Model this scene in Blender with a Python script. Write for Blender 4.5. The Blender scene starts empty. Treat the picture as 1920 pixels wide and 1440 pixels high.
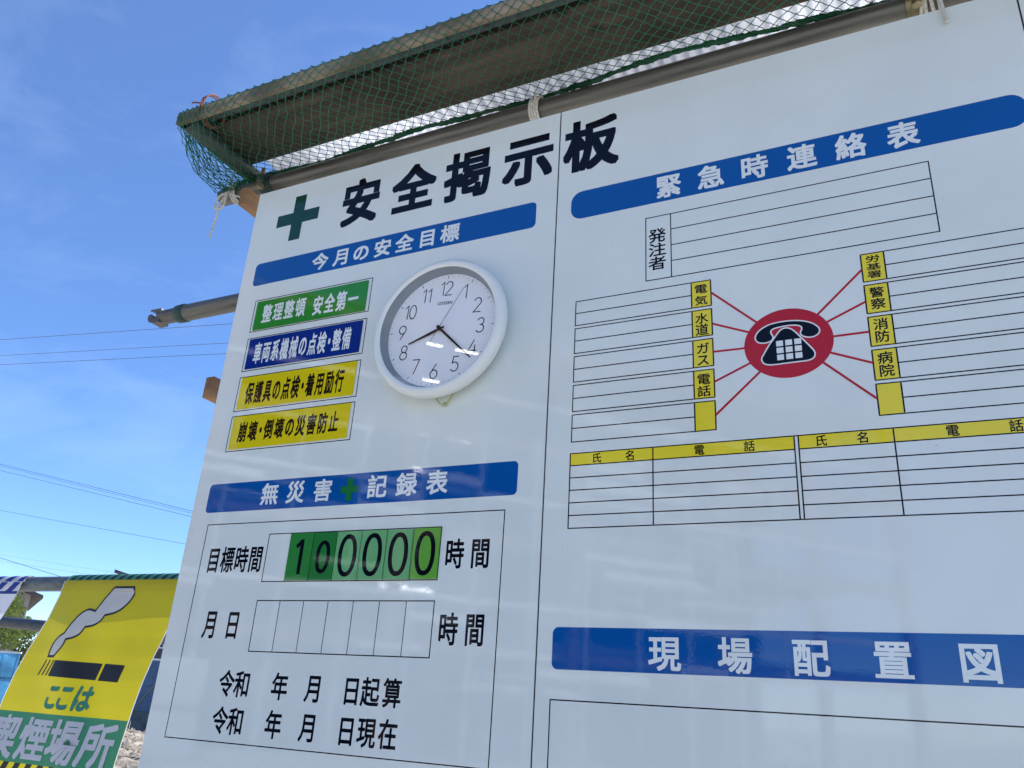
import bpy, math, random
from mathutils import Vector, Matrix
random.seed(7)
R = math.radians
sc = bpy.context.scene
col = sc.collection

# ---------------------------------------------------------------- camera
cd = bpy.data.cameras.new('camera'); cam = bpy.data.objects.new('camera', cd); col.objects.link(cam)
cd.sensor_width = 36; cd.lens = 36*1495.9/1920; cd.clip_start = .05; cd.clip_end = 2000
RB = ((0.90224828, -0.05999296, 0.42702329), (-0.11132269, 0.92430139, 0.3650674), (-0.4165997, -0.37691881, 0.82727075))
w3 = [Vector((r[0], r[2], -r[1])) for r in RB]
m = Matrix.Identity(4)
for i in range(3):
    m[i][0], m[i][1], m[i][2] = w3[0][i], -w3[1][i], -w3[2][i]
m.translation = (0, -1.344, 1.5)
cam.matrix_world = m
sc.camera = cam

# ---------------------------------------------------------------- world, sun, exposure
SUN_EL, SUN_AZ = R(48), R(34)
wd = bpy.data.worlds.new('World'); sc.world = wd; wd.use_nodes = True
nt = wd.node_tree; N = nt.nodes; L = nt.links
sky = N.new('ShaderNodeTexSky'); sky.sky_type = 'NISHITA'; sky.sun_disc = False
sky.sun_elevation = SUN_EL; sky.sun_rotation = SUN_AZ; sky.air_density = .75; sky.dust_density = .1; sky.ozone_density = 4.5
tc = N.new('ShaderNodeTexCoord'); mp = N.new('ShaderNodeMapping'); mp.inputs['Scale'].default_value = (1.0, 2.6, 5.0)
mp.inputs['Rotation'].default_value = (R(12), R(-18), R(40))
ns = N.new('ShaderNodeTexNoise'); ns.inputs['Scale'].default_value = 2.2; ns.inputs['Detail'].default_value = 8; ns.inputs['Roughness'].default_value = .62
ns.inputs['Distortion'].default_value = .5
cr = N.new('ShaderNodeValToRGB'); cr.color_ramp.elements[0].position = .46; cr.color_ramp.elements[1].position = .80
cr.color_ramp.elements[0].color = (.055, .055, .055, 1); cr.color_ramp.elements[1].color = (.135, .135, .135, 1)
mx = N.new('ShaderNodeMix'); mx.data_type = 'RGBA'; mx.inputs['B'].default_value = (6.2, 7.4, 9.2, 1)
bg = N['Background']; bg.inputs[1].default_value = .128
L.new(tc.outputs['Generated'], mp.inputs[0]); L.new(mp.outputs[0], ns.inputs['Vector']); L.new(ns.outputs[0], cr.inputs[0])
L.new(cr.outputs[0], mx.inputs['Factor']); hs_ = N.new('ShaderNodeHueSaturation'); hs_.inputs['Saturation'].default_value = 1.2; hs_.inputs['Hue'].default_value = .506; L.new(sky.outputs[0], hs_.inputs['Color']); L.new(hs_.outputs[0], mx.inputs['A']); L.new(mx.outputs['Result'], bg.inputs[0])
sl = bpy.data.lights.new('sun', 'SUN'); sl.energy = 4.2; sl.angle = R(.5); sl.color = (1, .95, .88)
so = bpy.data.objects.new('sun', sl); col.objects.link(so)
sd = Vector((math.cos(SUN_EL)*math.sin(SUN_AZ), math.cos(SUN_EL)*math.cos(SUN_AZ), math.sin(SUN_EL)))
so.rotation_euler = (-sd).to_track_quat('-Z', 'Y').to_euler(); so.location = sd*30
sc.view_settings.view_transform = 'Standard'; sc.view_settings.look = 'None'; sc.view_settings.gamma = 1
sc.view_settings.exposure = .93
sc.view_settings.use_curve_mapping = False

# ---------------------------------------------------------------- materials
def pm(name, c, rough=.6, metal=0., spec=.5):
    mt = bpy.data.materials.new(name); mt.use_nodes = True
    b = mt.node_tree.nodes['Principled BSDF']
    b.inputs['Base Color'].default_value = (*c, 1); b.inputs['Roughness'].default_value = rough
    b.inputs['Metallic'].default_value = metal; b.inputs['Specular IOR Level'].default_value = spec
    return mt
def pos(nt, scale=(1, 1, 1), rot=(0, 0, 0)):
    g = nt.nodes.new('ShaderNodeNewGeometry'); mp = nt.nodes.new('ShaderNodeMapping')
    mp.inputs['Scale'].default_value = scale; mp.inputs['Rotation'].default_value = rot
    nt.links.new(g.outputs['Position'], mp.inputs[0]); return mp.outputs[0]
def noise(nt, vec, scale, detail=4, rough=.55):
    n = nt.nodes.new('ShaderNodeTexNoise'); n.inputs['Scale'].default_value = scale
    n.inputs['Detail'].default_value = detail; n.inputs['Roughness'].default_value = rough
    nt.links.new(vec, n.inputs['Vector']); return n.outputs[0]
def ramp(nt, fac, stops):
    r = nt.nodes.new('ShaderNodeValToRGB'); e = r.color_ramp.elements
    e[0].position, e[1].position = stops[0][0], stops[-1][0]
    e[0].color, e[1].color = (*stops[0][1], 1), (*stops[-1][1], 1)
    for p, c in stops[1:-1]:
        k = e.new(p); k.color = (*c, 1)
    nt.links.new(fac, r.inputs[0]); return r.outputs[0]
def bump(mt, fac, strength, dist, prev=None):
    nt = mt.node_tree; b = nt.nodes.new('ShaderNodeBump'); b.inputs['Strength'].default_value = strength
    b.inputs['Distance'].default_value = dist; nt.links.new(fac, b.inputs['Height'])
    if prev: nt.links.new(prev, b.inputs['Normal'])
    nt.links.new(b.outputs[0], nt.nodes['Principled BSDF'].inputs['Normal']); return b.outputs[0]
def varied(name, stops, scale=8, stretch=(1, 1, 1), rough=.6, metal=0., bd=0., bs=.4, detail=5, spec=.5, rvar=None):
    mt = pm(name, stops[0][1], rough, metal, spec); nt = mt.node_tree; v = pos(nt, stretch)
    f = noise(nt, v, scale, detail)
    nt.links.new(ramp(nt, f, stops), nt.nodes['Principled BSDF'].inputs['Base Color'])
    if bd: bump(mt, f, bs, bd)
    if rvar: nt.links.new(ramp(nt, f, [(.3, (rvar[0],)*3), (.7, (rvar[1],)*3)]), nt.nodes['Principled BSDF'].inputs['Roughness'])
    return mt
def glossy_print(name, c, dirt=.06, rough=.018, spec=.42):
    """laminated print on the steel boards: same film, same fine orange peel for every ink"""
    mt = pm(name, c, rough, 0, spec); nt = mt.node_tree
    big = noise(nt, pos(nt), 5.0, 5, .6); fine = noise(nt, pos(nt), 190, 2, .5)
    mid = noise(nt, pos(nt, (1, 1, 1.6)), 14, 2, .5)
    lo = tuple(x*(1-dirt) for x in c)
    smear = noise(nt, pos(nt, (9, 1, 30), (0, R(14), 0)), 3, 4, .65)
    base = ramp(nt, big, [(.35, lo), (.65, c)])
    mxn = nt.nodes.new('ShaderNodeMix'); mxn.data_type = 'RGBA'; mxn.blend_type = 'MULTIPLY'
    mxn.inputs['Factor'].default_value = 1.0
    nt.links.new(base, mxn.inputs['A'])
    nt.links.new(ramp(nt, smear, [(.66, (1, 1, 1)), (.78, (1-dirt*1.6,)*3)]), mxn.inputs['B'])
    spk = noise(nt, pos(nt), 95, 1, .4); scf = noise(nt, pos(nt, (20, 1, 55), (0, R(9), 0)), 1.6, 5, .7)
    m2 = nt.nodes.new('ShaderNodeMix'); m2.data_type = 'RGBA'; m2.blend_type = 'MULTIPLY'; m2.inputs['Factor'].default_value = 1
    nt.links.new(mxn.outputs['Result'], m2.inputs['A']); nt.links.new(ramp(nt, spk, [(.80, (1, 1, 1)), (.86, (.62, .60, .57))]), m2.inputs['B'])
    m3 = nt.nodes.new('ShaderNodeMix'); m3.data_type = 'RGBA'; m3.blend_type = 'MULTIPLY'; m3.inputs['Factor'].default_value = 1
    nt.links.new(m2.outputs['Result'], m3.inputs['A']); nt.links.new(ramp(nt, scf, [(.70, (1, 1, 1)), (.80, (.86, .86, .86))]), m3.inputs['B'])
    nt.links.new(m3.outputs['Result'], nt.nodes['Principled BSDF'].inputs['Base Color'])
    nt.links.new(ramp(nt, big, [(.35, (rough*1.7,)*3), (.62, (rough*.8,)*3)]), nt.nodes['Principled BSDF'].inputs['Roughness'])
    a = bump(mt, mid, .3, .00018)
    bump(mt, fine, .4, .00005, a)
    return mt
M = {}
M['board'] = glossy_print('board_white', (.755, .815, .79))
M['blue'] = glossy_print('print_blue', (.001, .092, .36))
M['ink'] = glossy_print('print_black', (.003, .005, .012), spec=.25)
M['ink_brown'] = glossy_print('plate_ink', (.02, .012, .008))
M['white_ink'] = glossy_print('print_white', (.78, .84, .84))
M['cross_green'] = glossy_print('print_deep_green', (.008, .06, .04))
M['cross_green2'] = glossy_print('print_green', (.012, .18, .05))
M['red'] = glossy_print('print_red', (.48, .012, .022))
M['cell_yellow'] = glossy_print('print_yellow', (.84, .71, .045))
M['plate_green'] = glossy_print('plate_green', (.03, .26, .035))
M['plate_blue'] = glossy_print('plate_blue', (.004, .03, .24))
M['plate_yellow'] = glossy_print('plate_yellow', (.74, .61, .01))
M['dg1'] = glossy_print('digit_dark_green', (.03, .24, .05))
M['dg2'] = glossy_print('digit_deeper_green', (.022, .20, .045))
M['dg3'] = glossy_print('digit_pale_green', (.16, .45, .19))
M['dg4'] = glossy_print('digit_lime_green', (.13, .40, .055))
M['edge'] = pm('panel_edge_steel', (.5, .51, .52), .4, .6)
M['seam'] = pm('seam_dark', (.02, .02, .025), .7)
M['clock_white'] = pm('clock_white_plastic', (.78, .82, .80), .28)
M['clock_face'] = pm('clock_face', (.82, .84, .87), .5)
M['clock_ring'] = pm('clock_inner_ring', (.24, .27, .29), .45)
M['clock_ink'] = pm('clock_black', (.004, .005, .008), .6, 0, .2)
M['second'] = pm('second_hand_grey', (.12, .12, .14), .4, .5)
g = bpy.data.materials.new('clock_glass'); g.use_nodes = True; M['glass'] = g; gn = g.node_tree; gn.nodes.clear()
go = gn.nodes.new('ShaderNodeOutputMaterial'); gt = gn.nodes.new('ShaderNodeBsdfTransparent'); gg = gn.nodes.new('ShaderNodeBsdfGlossy'); gg.inputs['Roughness'].default_value = 0.0
gf = gn.nodes.new('ShaderNodeFresnel'); gf.inputs['IOR'].default_value = 1.5; gm = gn.nodes.new('ShaderNodeMixShader')
gy = gn.nodes.new('ShaderNodeNewGeometry'); gs = gn.nodes.new('ShaderNodeMath'); gs.operation = 'SUBTRACT'; gs.inputs[0].default_value = 1
gx = gn.nodes.new('ShaderNodeMath'); gx.operation = 'MULTIPLY'; gn.links.new(gy.outputs['Backfacing'], gs.inputs[1]); gn.links.new(gs.outputs[0], gx.inputs[0]); gn.links.new(gf.outputs[0], gx.inputs[1])
gn.links.new(gx.outputs[0], gm.inputs[0]); gn.links.new(gt.outputs[0], gm.inputs[1]); gn.links.new(gg.outputs[0], gm.inputs[2]); gn.links.new(gm.outputs[0], go.inputs[0])
M['pipe'] = varied('galvanised_pipe', [(.30, (.075, .073, .066)), (.5, (.14, .136, .122)), (.74, (.22, .213, .19))], 6, (.7, 11, 11), .42, .6, .00015, .2, 6, rvar=(.30, .50))
M['pipe_dark'] = varied('grey_green_pipe', [(.3, (.035, .05, .048)), (.7, (.10, .125, .115))], 11, (6, 3, 6), .42, .25, .0004, .4, rvar=(.35, .6))
M['rail_grey'] = varied('painted_rail', [(.3, (.07, .09, .10)), (.7, (.16, .19, .20))], 10, (2, 8, 8), .5, .35, .0004)
M['rail_dark'] = varied('dark_rail', [(.3, (.035, .045, .055)), (.7, (.08, .095, .11))], 10, (2, 8, 8), .5, .3, .0004)
M['clamp_green'] = varied('green_clamp', [(.3, (.015, .035, .032)), (.5, (.03, .075, .065)), (.75, (.16, .15, .11))], 22, (1, 1, 1), .55, .3, .0008)
M['clamp_zinc'] = varied('zinc_clamp', [(.3, (.10, .08, .04)), (.7, (.38, .33, .20))], 30, (1, 1, 1), .45, .6, .0006)
M['rust'] = varied('rusty_wire', [(.3, (.12, .03, .015)), (.7, (.38, .13, .06))], 60, (1, 1, 1), .7, .2)
def wood(name, c0, c1, c2, axis, scale=5):
    st = [26, 26, 26]; st[axis] = 1.6
    mt = pm(name, c0, .75); nt = mt.node_tree
    v = pos(nt, tuple(st)); f = noise(nt, v, 1.0*scale/5, 6, .6)
    wv = nt.nodes.new('ShaderNodeTexNoise'); wv.inputs['Scale'].default_value = 6; wv.inputs['Detail'].default_value = 3
    nt.links.new(pos(nt), wv.inputs['Vector'])
    kn = nt.nodes.new('ShaderNodeTexVoronoi'); kn.inputs['Scale'].default_value = 5.5; kn.inputs['Randomness'].default_value = 1
    ks = [1.6, 1.6, 1.6]; ks[axis] = .9
    nt.links.new(pos(nt, tuple(ks)), kn.inputs['Vector'])
    base = ramp(nt, f, [(.32, c0), (.52, c1), (.72, c2)])
    a = nt.nodes.new('ShaderNodeMix'); a.data_type = 'RGBA'; a.blend_type = 'MULTIPLY'; a.inputs['Factor'].default_value = 1
    nt.links.new(base, a.inputs['A']); nt.links.new(ramp(nt, kn.outputs['Distance'], [(.05, (.3, .26, .24)), (.12, (1, 1, 1))]), a.inputs['B'])
    b = nt.nodes.new('ShaderNodeMix'); b.data_type = 'RGBA'; b.blend_type = 'MULTIPLY'; b.inputs['Factor'].default_value = .8
    nt.links.new(a.outputs['Result'], b.inputs['A']); nt.links.new(ramp(nt, wv.outputs[0], [(.38, (.36, .33, .31)), (.60, (1, 1, 1))]), b.inputs['B'])
    nt.links.new(b.outputs['Result'], nt.nodes['Principled BSDF'].inputs['Base Color'])
    bump(mt, f, .5, .0012); return mt
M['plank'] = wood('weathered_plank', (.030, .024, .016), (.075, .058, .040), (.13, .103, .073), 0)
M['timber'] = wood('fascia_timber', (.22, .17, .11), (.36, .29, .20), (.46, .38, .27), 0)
M['block'] = wood('fresh_timber', (.26, .13, .06), (.42, .23, .11), (.52, .32, .17), 1)
def leafy(name, c, tr=.5, rough=.5):
    mt = bpy.data.materials.new(name); mt.use_nodes = True; nt = mt.node_tree
    b = nt.nodes['Principled BSDF']; b.inputs['Roughness'].default_value = rough
    v = noise(nt, pos(nt), 1.3, 3)
    cc = ramp(nt, v, [(.35, tuple(x*.6 for x in c)), (.65, tuple(min(1, x*1.3) for x in c))])
    nt.links.new(cc, b.inputs['Base Color'])
    t = nt.nodes.new('ShaderNodeBsdfTranslucent'); nt.links.new(cc, t.inputs[0])
    mxs = nt.nodes.new('ShaderNodeMixShader'); mxs.inputs[0].default_value = tr
    nt.links.new(b.outputs[0], mxs.inputs[1]); nt.links.new(t.outputs[0], mxs.inputs[2])
    nt.links.new(mxs.outputs[0], nt.nodes['Material Output'].inputs[0]); return mt
M['net'] = leafy('green_net_twine', (.014, .20, .10), .3, .3)
M['net_rope'] = leafy('green_rope', (.006, .095, .04), .12, .5)
M['leaf'] = leafy('leaf', (.20, .26, .07), .45)
M['leaf2'] = leafy('leaf_dark', (.09, .13, .035), .35)
M['poly'] = leafy('corrugated_sheet', (.84, .86, .89), .70, .25)
def cloth(name, c, tr=.3, rough=.45):
    mt = leafy(name, c, tr, rough); nt = mt.node_tree
    for nd in nt.nodes:
        if nd.type == 'VALTORGB':
            nd.color_ramp.elements[0].color = (*[x*.92 for x in c], 1); nd.color_ramp.elements[1].color = (*c, 1)
        if nd.type == 'TEX_NOISE': nd.inputs['Scale'].default_value = 6
    return mt
M['ban_yellow'] = cloth('banner_yellow', (.58, .50, .006)); M['ban_white'] = cloth('banner_white', (.80, .80, .84))
M['ban_green'] = cloth('banner_green', (.06, .36, .22)); M['ban_black'] = cloth('banner_black', (.006, .006, .008), .03)
M['ban_blue'] = cloth('banner_blue', (.01, .05, .33))
M['rope'] = varied('white_rope', [(.3, (.45, .43, .38)), (.7, (.72, .70, .64))], 200, (1, 1, 1), .85, 0, .0006)
M['cable'] = pm('hazed_cable', (.10, .11, .13), .6)  # cable tone lightened to stand in for the haze of distance
M['cord'] = pm('yellow_cord', (.42, .46, .08), .6)
M['screw'] = pm('screw_steel', (.45, .43, .40), .3, .9)
M['sand'] = varied('sandy_ground', [(.3, (.32, .29, .23)), (.5, (.44, .405, .34)), (.7, (.55, .515, .44))], 1.7, (1, 1, 1), .95, 0, .02, .5, 8)
M['rubble'] = varied('crushed_stone', [(.3, (.20, .165, .12)), (.5, (.33, .285, .22)), (.7, (.46, .41, .34))], 9, (1, 1, 1), .95, 0, .02, .6, 6)
M['grass'] = leafy('dry_grass', (.16, .15, .07), .3)
M['fence_dark'] = varied('dark_blue_hoarding', [(.3, (.03, .085, .17)), (.7, (.055, .14, .26))], 1.8, (1, 1, 1), .45, 0, 0, rvar=(.35, .6))
M['fence_light'] = leafy('light_blue_hoarding', (.10, .36, .62), .45, .5)
M['fence_grime'] = varied('grimy_blue', [(.3, (.06, .085, .10)), (.7, (.12, .15, .16))], 5, (1, 1, 1), .7)
M['rail_white'] = pm('white_rail', (.68, .70, .72), .5)
M['roof'] = varied('roof_tile', [(.3, (.05, .045, .045)), (.7, (.12, .11, .105))], 2, (1, 1, 1), .7)
M['wall'] = varied('house_wall', [(.3, (.36, .30, .26)), (.7, (.46, .40, .34))], 1, (1, 1, 1), .85)
M['wall_dark'] = varied('dark_house_wall', [(.3, (.05, .05, .06)), (.7, (.08, .08, .09))], 1, (1, 1, 1), .8)
M['pane'] = pm('window_pane', (.05, .06, .08), .05)
M['bark'] = varied('bark', [(.3, (.15, .11, .08)), (.7, (.30, .25, .20))], 8, (1, 1, .3), .9)
M['primer'] = varied('red_primer_steel', [(.3, (.20, .11, .10)), (.7, (.27, .15, .135))], 1, (1, 1, 1), .6)
M['deck'] = varied('steel_deck', [(.3, (.12, .13, .14)), (.7, (.22, .23, .25))], .6, (1, 1, 1), .6)
M['sheet'] = varied('grey_sheet', [(.3, (.12, .14, .17)), (.7, (.24, .27, .31))], .5, (1, 1, 1), .8)
M['fixture'] = pm('fixture_white', (.7, .7, .7), .5)
e = bpy.data.materials.new('lit_tube'); e.use_nodes = True; M['tube'] = e
eb = e.node_tree.nodes['Principled BSDF']; eb.inputs['Emission Color'].default_value = (1, .98, .95, 1); eb.inputs['Emission Strength'].default_value = 11

# ---------------------------------------------------------------- mesh helpers
class MB:
    def __init__(s): s.v = []; s.f = []
    def poly(s, pts):
        n = len(s.v); s.v += [tuple(p) for p in pts]; s.f.append(tuple(range(n, n+len(pts))))
    def box(s, x0, x1, y0, y1, z0, z1, rot=None, o=(0, 0, 0)):
        c = [(x, y, z) for x in (x0, x1) for y in (y0, y1) for z in (z0, z1)]
        if rot is not None: c = [tuple(rot @ Vector(p)+Vector(o)) for p in c]
        n = len(s.v); s.v += c
        for q in ((0, 1, 3, 2), (4, 6, 7, 5), (0, 4, 5, 1), (2, 3, 7, 6), (0, 2, 6, 4), (1, 5, 7, 3)): s.f.append(tuple(n+i for i in q))
    def tube(s, pts, r, k=10, caps=True, twist=0):
        pts = [Vector(p) for p in pts]; n0 = len(s.v); t0 = (pts[1]-pts[0]).normalized()
        up = Vector((0, 0, 1)) if abs(t0.z) < .9 else Vector((1, 0, 0)); a = t0.cross(up).normalized()
        for i, p in enumerate(pts):
            t = (pts[min(i+1, len(pts)-1)]-pts[max(i-1, 0)])
            t = t.normalized() if t.length > 1e-9 else t0
            a = (a-t*a.dot(t)).normalized(); b = t.cross(a); rr = r[i] if isinstance(r, (list, tuple)) else r
            for j in range(k):
                q = 2*math.pi*j/k+twist*i; s.v.append(tuple(p+(a*math.cos(q)+b*math.sin(q))*rr))
        for i in range(len(pts)-1):
            for j in range(k):
                s.f.append((n0+i*k+j, n0+i*k+(j+1) % k, n0+(i+1)*k+(j+1) % k, n0+(i+1)*k+j))
        if caps:
            s.f.append(tuple(n0+j for j in range(k))[::-1]); s.f.append(tuple(n0+(len(pts)-1)*k+j for j in range(k)))
    def hollow(s, p0, p1, r, k=28, wall=.0028, rings=1):
        """a steel pipe with open ends"""
        p0, p1 = Vector(p0), Vector(p1)
        P = [p0.lerp(p1, i/rings) for i in range(rings+1)]
        s.tube(P, r, k, False); n1 = len(s.v); s.tube([P[-1], P[0]], r-wall, k, False)
        n0 = n1-k*(rings+1)
        for j in range(k):
            j2 = (j+1) % k
            # end rings
            for A, B in ((n0, n1+k), (n0+rings*k, n1)):
                a0, a1 = A+j, A+j2
                bj = min(range(k), key=lambda q: (Vector(s.v[B+q])-Vector(s.v[a0])).length)
                bj2 = min(range(k), key=lambda q: (Vector(s.v[B+q])-Vector(s.v[a1])).length)
                s.f.append((a0, a1, B+bj2, B+bj))
    def lathe(s, prof, c, k=96):
        """profile (radius, y) turned about the Y axis through c"""
        n0 = len(s.v)
        for r, y in prof:
            for j in range(k):
                q = 2*math.pi*j/k; s.v.append((c[0]+r*math.cos(q), c[1]+y, c[2]+r*math.sin(q)))
        for i in range(len(prof)-1):
            for j in range(k): s.f.append((n0+i*k+j, n0+i*k+(j+1) % k, n0+(i+1)*k+(j+1) % k, n0+(i+1)*k+j))
    def build(s, name, mat, parent=None, smooth=False, bevel=0., mods=None):
        me = bpy.data.meshes.new(name); me.from_pydata(s.v, [], s.f); me.materials.append(mat)
        if smooth: me.polygons.foreach_set('use_smooth', [True]*len(me.polygons))
        me.validate(); me.update()
        if smooth:
            try: me.set_sharp_from_angle(angle=R(40))
            except Exception: pass
        o = bpy.data.objects.new(name, me); col.objects.link(o)
        if parent is not None: o.parent = parent
        if bevel:
            b = o.modifiers.new('bevel', 'BEVEL'); b.width = bevel; b.segments = 2; b.limit_method = 'ANGLE'
        return o
def tag(o, label=None, cat=None, group=None, kind=None):
    for k, v in (('label', label), ('category', cat), ('group', group), ('kind', kind)):
        if v: o[k] = v
    return o
def empty(name, label, cat, group=None, loc=(0, 0, 0)):
    o = bpy.data.objects.new(name, None); o.empty_display_size = .05; col.objects.link(o); o.location = loc
    return tag(o, label, cat, group)
def keep(o, par):
    """parent without moving (parents are only translated)"""
    o.parent = par; o.matrix_parent_inverse = Matrix.Translation(-Vector(par.location)); return o

# flat print: everything lies on the board plane, facing -Y, stacked by 'layer'
LY = .00014
def rect(mb, x0, x1, z0, z1, y=0., r=0., k=6):
    if r <= 0: pts = [(x0, z0), (x1, z0), (x1, z1), (x0, z1)]
    else:
        pts = []
        for cx, cz, a in ((x1-r, z0+r, -90), (x1-r, z1-r, 0), (x0+r, z1-r, 90), (x0+r, z0+r, 180)):
            for i in range(k+1):
                q = R(a+90*i/k); pts.append((cx+r*math.cos(q), cz+r*math.sin(q)))
    mb.poly([(x, y, z) for x, z in pts])
def line(mb, x0, z0, x1, z1, w, y):
    d = Vector((x1-x0, z1-z0)).normalized(); n = Vector((-d.y, d.x))*w/2
    mb.poly([(x0-n.x, y, z0-n.y), (x1-n.x, y, z1-n.y), (x1+n.x, y, z1+n.y), (x0+n.x, y, z0+n.y)])
def hl(mb, x0, x1, z, w, y): rect(mb, x0-w/2, x1+w/2, z-w/2, z+w/2, y)
def vl(mb, x, z0, z1, w, y): rect(mb, x-w/2, x+w/2, z0+w/2, z1-w/2, y+.00001)
def ribbon(mb, pts, w, y, closed=False):
    n = len(pts); out = []
    for i, p in enumerate(pts):
        a = pts[i-1] if (i or closed) else p; b = pts[(i+1) % n] if (i < n-1 or closed) else p
        d1 = Vector((p[0]-a[0], p[1]-a[1])); d2 = Vector((b[0]-p[0], b[1]-p[1]))
        d1 = d1.normalized() if d1.length > 1e-9 else d2.normalized(); d2 = d2.normalized() if d2.length > 1e-9 else d1
        nn = Vector((-d1.y-d2.y, d1.x+d2.x)); nn = nn.normalized() if nn.length > 1e-6 else Vector((-d1.y, d1.x))
        c = max(.5, nn.dot(Vector((-d1.y, d1.x)))); nn = nn*(w/2/c)
        out.append(((p[0]+nn.x, p[1]+nn.y), (p[0]-nn.x, p[1]-nn.y)))
    for i in range(n if closed else n-1):
        a, b = out[i], out[(i+1) % n]
        mb.poly([(a[1][0], y, a[1][1]), (b[1][0], y, b[1][1]), (b[0][0], y, b[0][1]), (a[0][0], y, a[0][1])])
def smooth_loop(P, k=4):
    n = len(P); out = []
    for i in range(n):
        p0, p1, p2, p3 = P[i-1], P[i], P[(i+1) % n], P[(i+2) % n]
        for j in range(k):
            t = j/k; out.append(tuple(.5*((2*p1[a])+(-p0[a]+p2[a])*t+(2*p0[a]-5*p1[a]+4*p2[a]-p3[a])*t*t+(-p0[a]+3*p1[a]-3*p2[a]+p3[a])*t**3) for a in (0, 1)))
    return out
# glyph outlines from Blender's own built-in font
_G = {}
def glyphs(chars):
    cs = [c for c in dict.fromkeys(chars) if c not in _G and c.strip()]; objs = []
    for c in cs:
        cu = bpy.data.curves.new('g', 'FONT'); cu.body = c; cu.resolution_u = 3
        o = bpy.data.objects.new('g', cu); col.objects.link(o); objs.append((c, o, cu))
    bpy.context.view_layer.update()
    dg = bpy.context.evaluated_depsgraph_get()
    for c, o, cu in objs:
        me = bpy.data.meshes.new_from_object(o.evaluated_get(dg))
        _G[c] = ([(v.co.x, v.co.y) for v in me.vertices], [tuple(p.vertices) for p in me.polygons])
        bpy.data.meshes.remove(me); bpy.data.objects.remove(o); bpy.data.curves.remove(cu)
SQ = [(0, 0)]+[(a, b) for a in (-1, -.5, 0, .5, 1) for b in (-1, -.5, 0, .5, 1) if max(abs(a), abs(b)) == 1]
RD = [(0, 0)]+[(math.cos(i*math.pi/6), math.sin(i*math.pi/6)) for i in range(12)]
def glyph(mb, ch, cx, cz, w, h, b=.03, style=SQ, y=0., fn=None):
    """ink box about w x h centred on (cx, cz); b = extra stroke weight in em"""
    if not ch.strip(): return
    V, F = _G[ch]
    sx, sz = w/(.90+2*b), h/(.90+2*b)
    for k, (ox, oz) in enumerate(style if b > 0 else [(0, 0)]):
        n = len(mb.v)
        for x, z in V:
            X = cx+(x-.5+ox*b)*sx; Zz = cz+(z-.38+oz*b)*sz
            mb.v.append(fn(X, Zz, k) if fn else (X, y-.000006*k, Zz))
        mb.f += [tuple(n+i for i in f) for f in F]
TXT = '安全掲示板今月の目標無災害記録表時間日令和年起算現在緊急連絡場配置図発注者電気水道ガス話労基署警察消防病院氏名整理頓第一車両系機械点検・備保護具着用励行崩壊倒防止喫煙所ここは'
glyphs(TXT); glyphs('CITIZEN0123456789')
def text(name, s, cs, z0, z1, w, mat, parent, b=.03, style=SQ, y=-3*LY):
    for ch, cx in zip(s, cs):
        mb = MB(); glyph(mb, ch, cx, (z0+z1)/2, w, z1-z0, b, style, y); mb.build(name, mat, parent)
def spread(x0, x1, n): return [x0+(x1-x0)*(i+.5)/n for i in range(n)]

# ================================================================= SETTING
def ground():
    mb = MB(); mb.poly([(-400, -400, 0), (400, -400, 0), (400, 400, 0), (-400, 400, 0)])
    tag(mb.build('ground', M['sand']), kind='structure')
ground()
def mound(cx, cy, rx, ry, h, seed):
    mb = MB(); rnd = random.Random(seed); n = 46
    for i in range(n+1):
        for j in range(n+1):
            u, v = i/n*2-1, j/n*2-1; d = max(0, 1-u*u-v*v)
            z = h*d**.8*(1+.25*math.sin(7*u+seed)*math.cos(6*v))+(rnd.random()*.10 if d > 0 else 0)-.02
            mb.v.append((cx+u*rx, cy+v*ry, z))
    for i in range(n):
        for j in range(n):
            a = i*(n+1)+j; mb.f.append((a, a+n+1, a+n+2, a+1))
    for _ in range(2600):   # loose stones
        u, v = rnd.uniform(-1, 1), rnd.uniform(-1, 1)
        if u*u+v*v > 1: continue
        d = 1-u*u-v*v; z = h*d**.8*(1+.25*math.sin(7*u+seed)*math.cos(6*v))+.04
        s = rnd.uniform(.015, .07); c = Vector((cx+u*rx, cy+v*ry, z)); k = len(mb.v)
        for p in ((1, 0, 0), (0, 1, 0), (-1, 0, 0), (0, -1, 0), (0, 0, 1)): mb.v.append(tuple(c+Vector(p)*s*rnd.uniform(.6, 1.3)))
        for a, b in ((0, 1), (1, 2), (2, 3), (3, 0)): mb.f.append((k+a, k+b, k+4))
    return mb.build('rubble_mound', M['rubble'])
tag(mound(-15.2, 12.4, 4.2, 2.6, .42, 3), kind='stuff', label='pale heap of crushed stone in front of the dark blue hoarding')
tag(mound(-9.0, 5.8, 2.6, 1.4, .22, 5), kind='stuff', label='low spread of pale crushed stone near the banners')
def grass_strip():
    mb = MB(); rnd = random.Random(11)
    for _ in range(5200):
        t = rnd.random(); x = -28+t*18; y = 12.2+t*7.9-rnd.random()*1.2; h = rnd.uniform(.08, .38); a = rnd.random()*6.28; w = .02
        dx, dy = math.cos(a)*w, math.sin(a)*w; lx, ly = rnd.uniform(-.1, .1), rnd.uniform(-.1, .1)
        mb.poly([(x-dx, y-dy, 0), (x+dx, y+dy, 0), (x+lx, y+ly, h)])
    tag(mb.build('dry_grass', M['grass']), 'dry grass and weeds along the foot of the hoarding', kind='stuff')
grass_strip()

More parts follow.
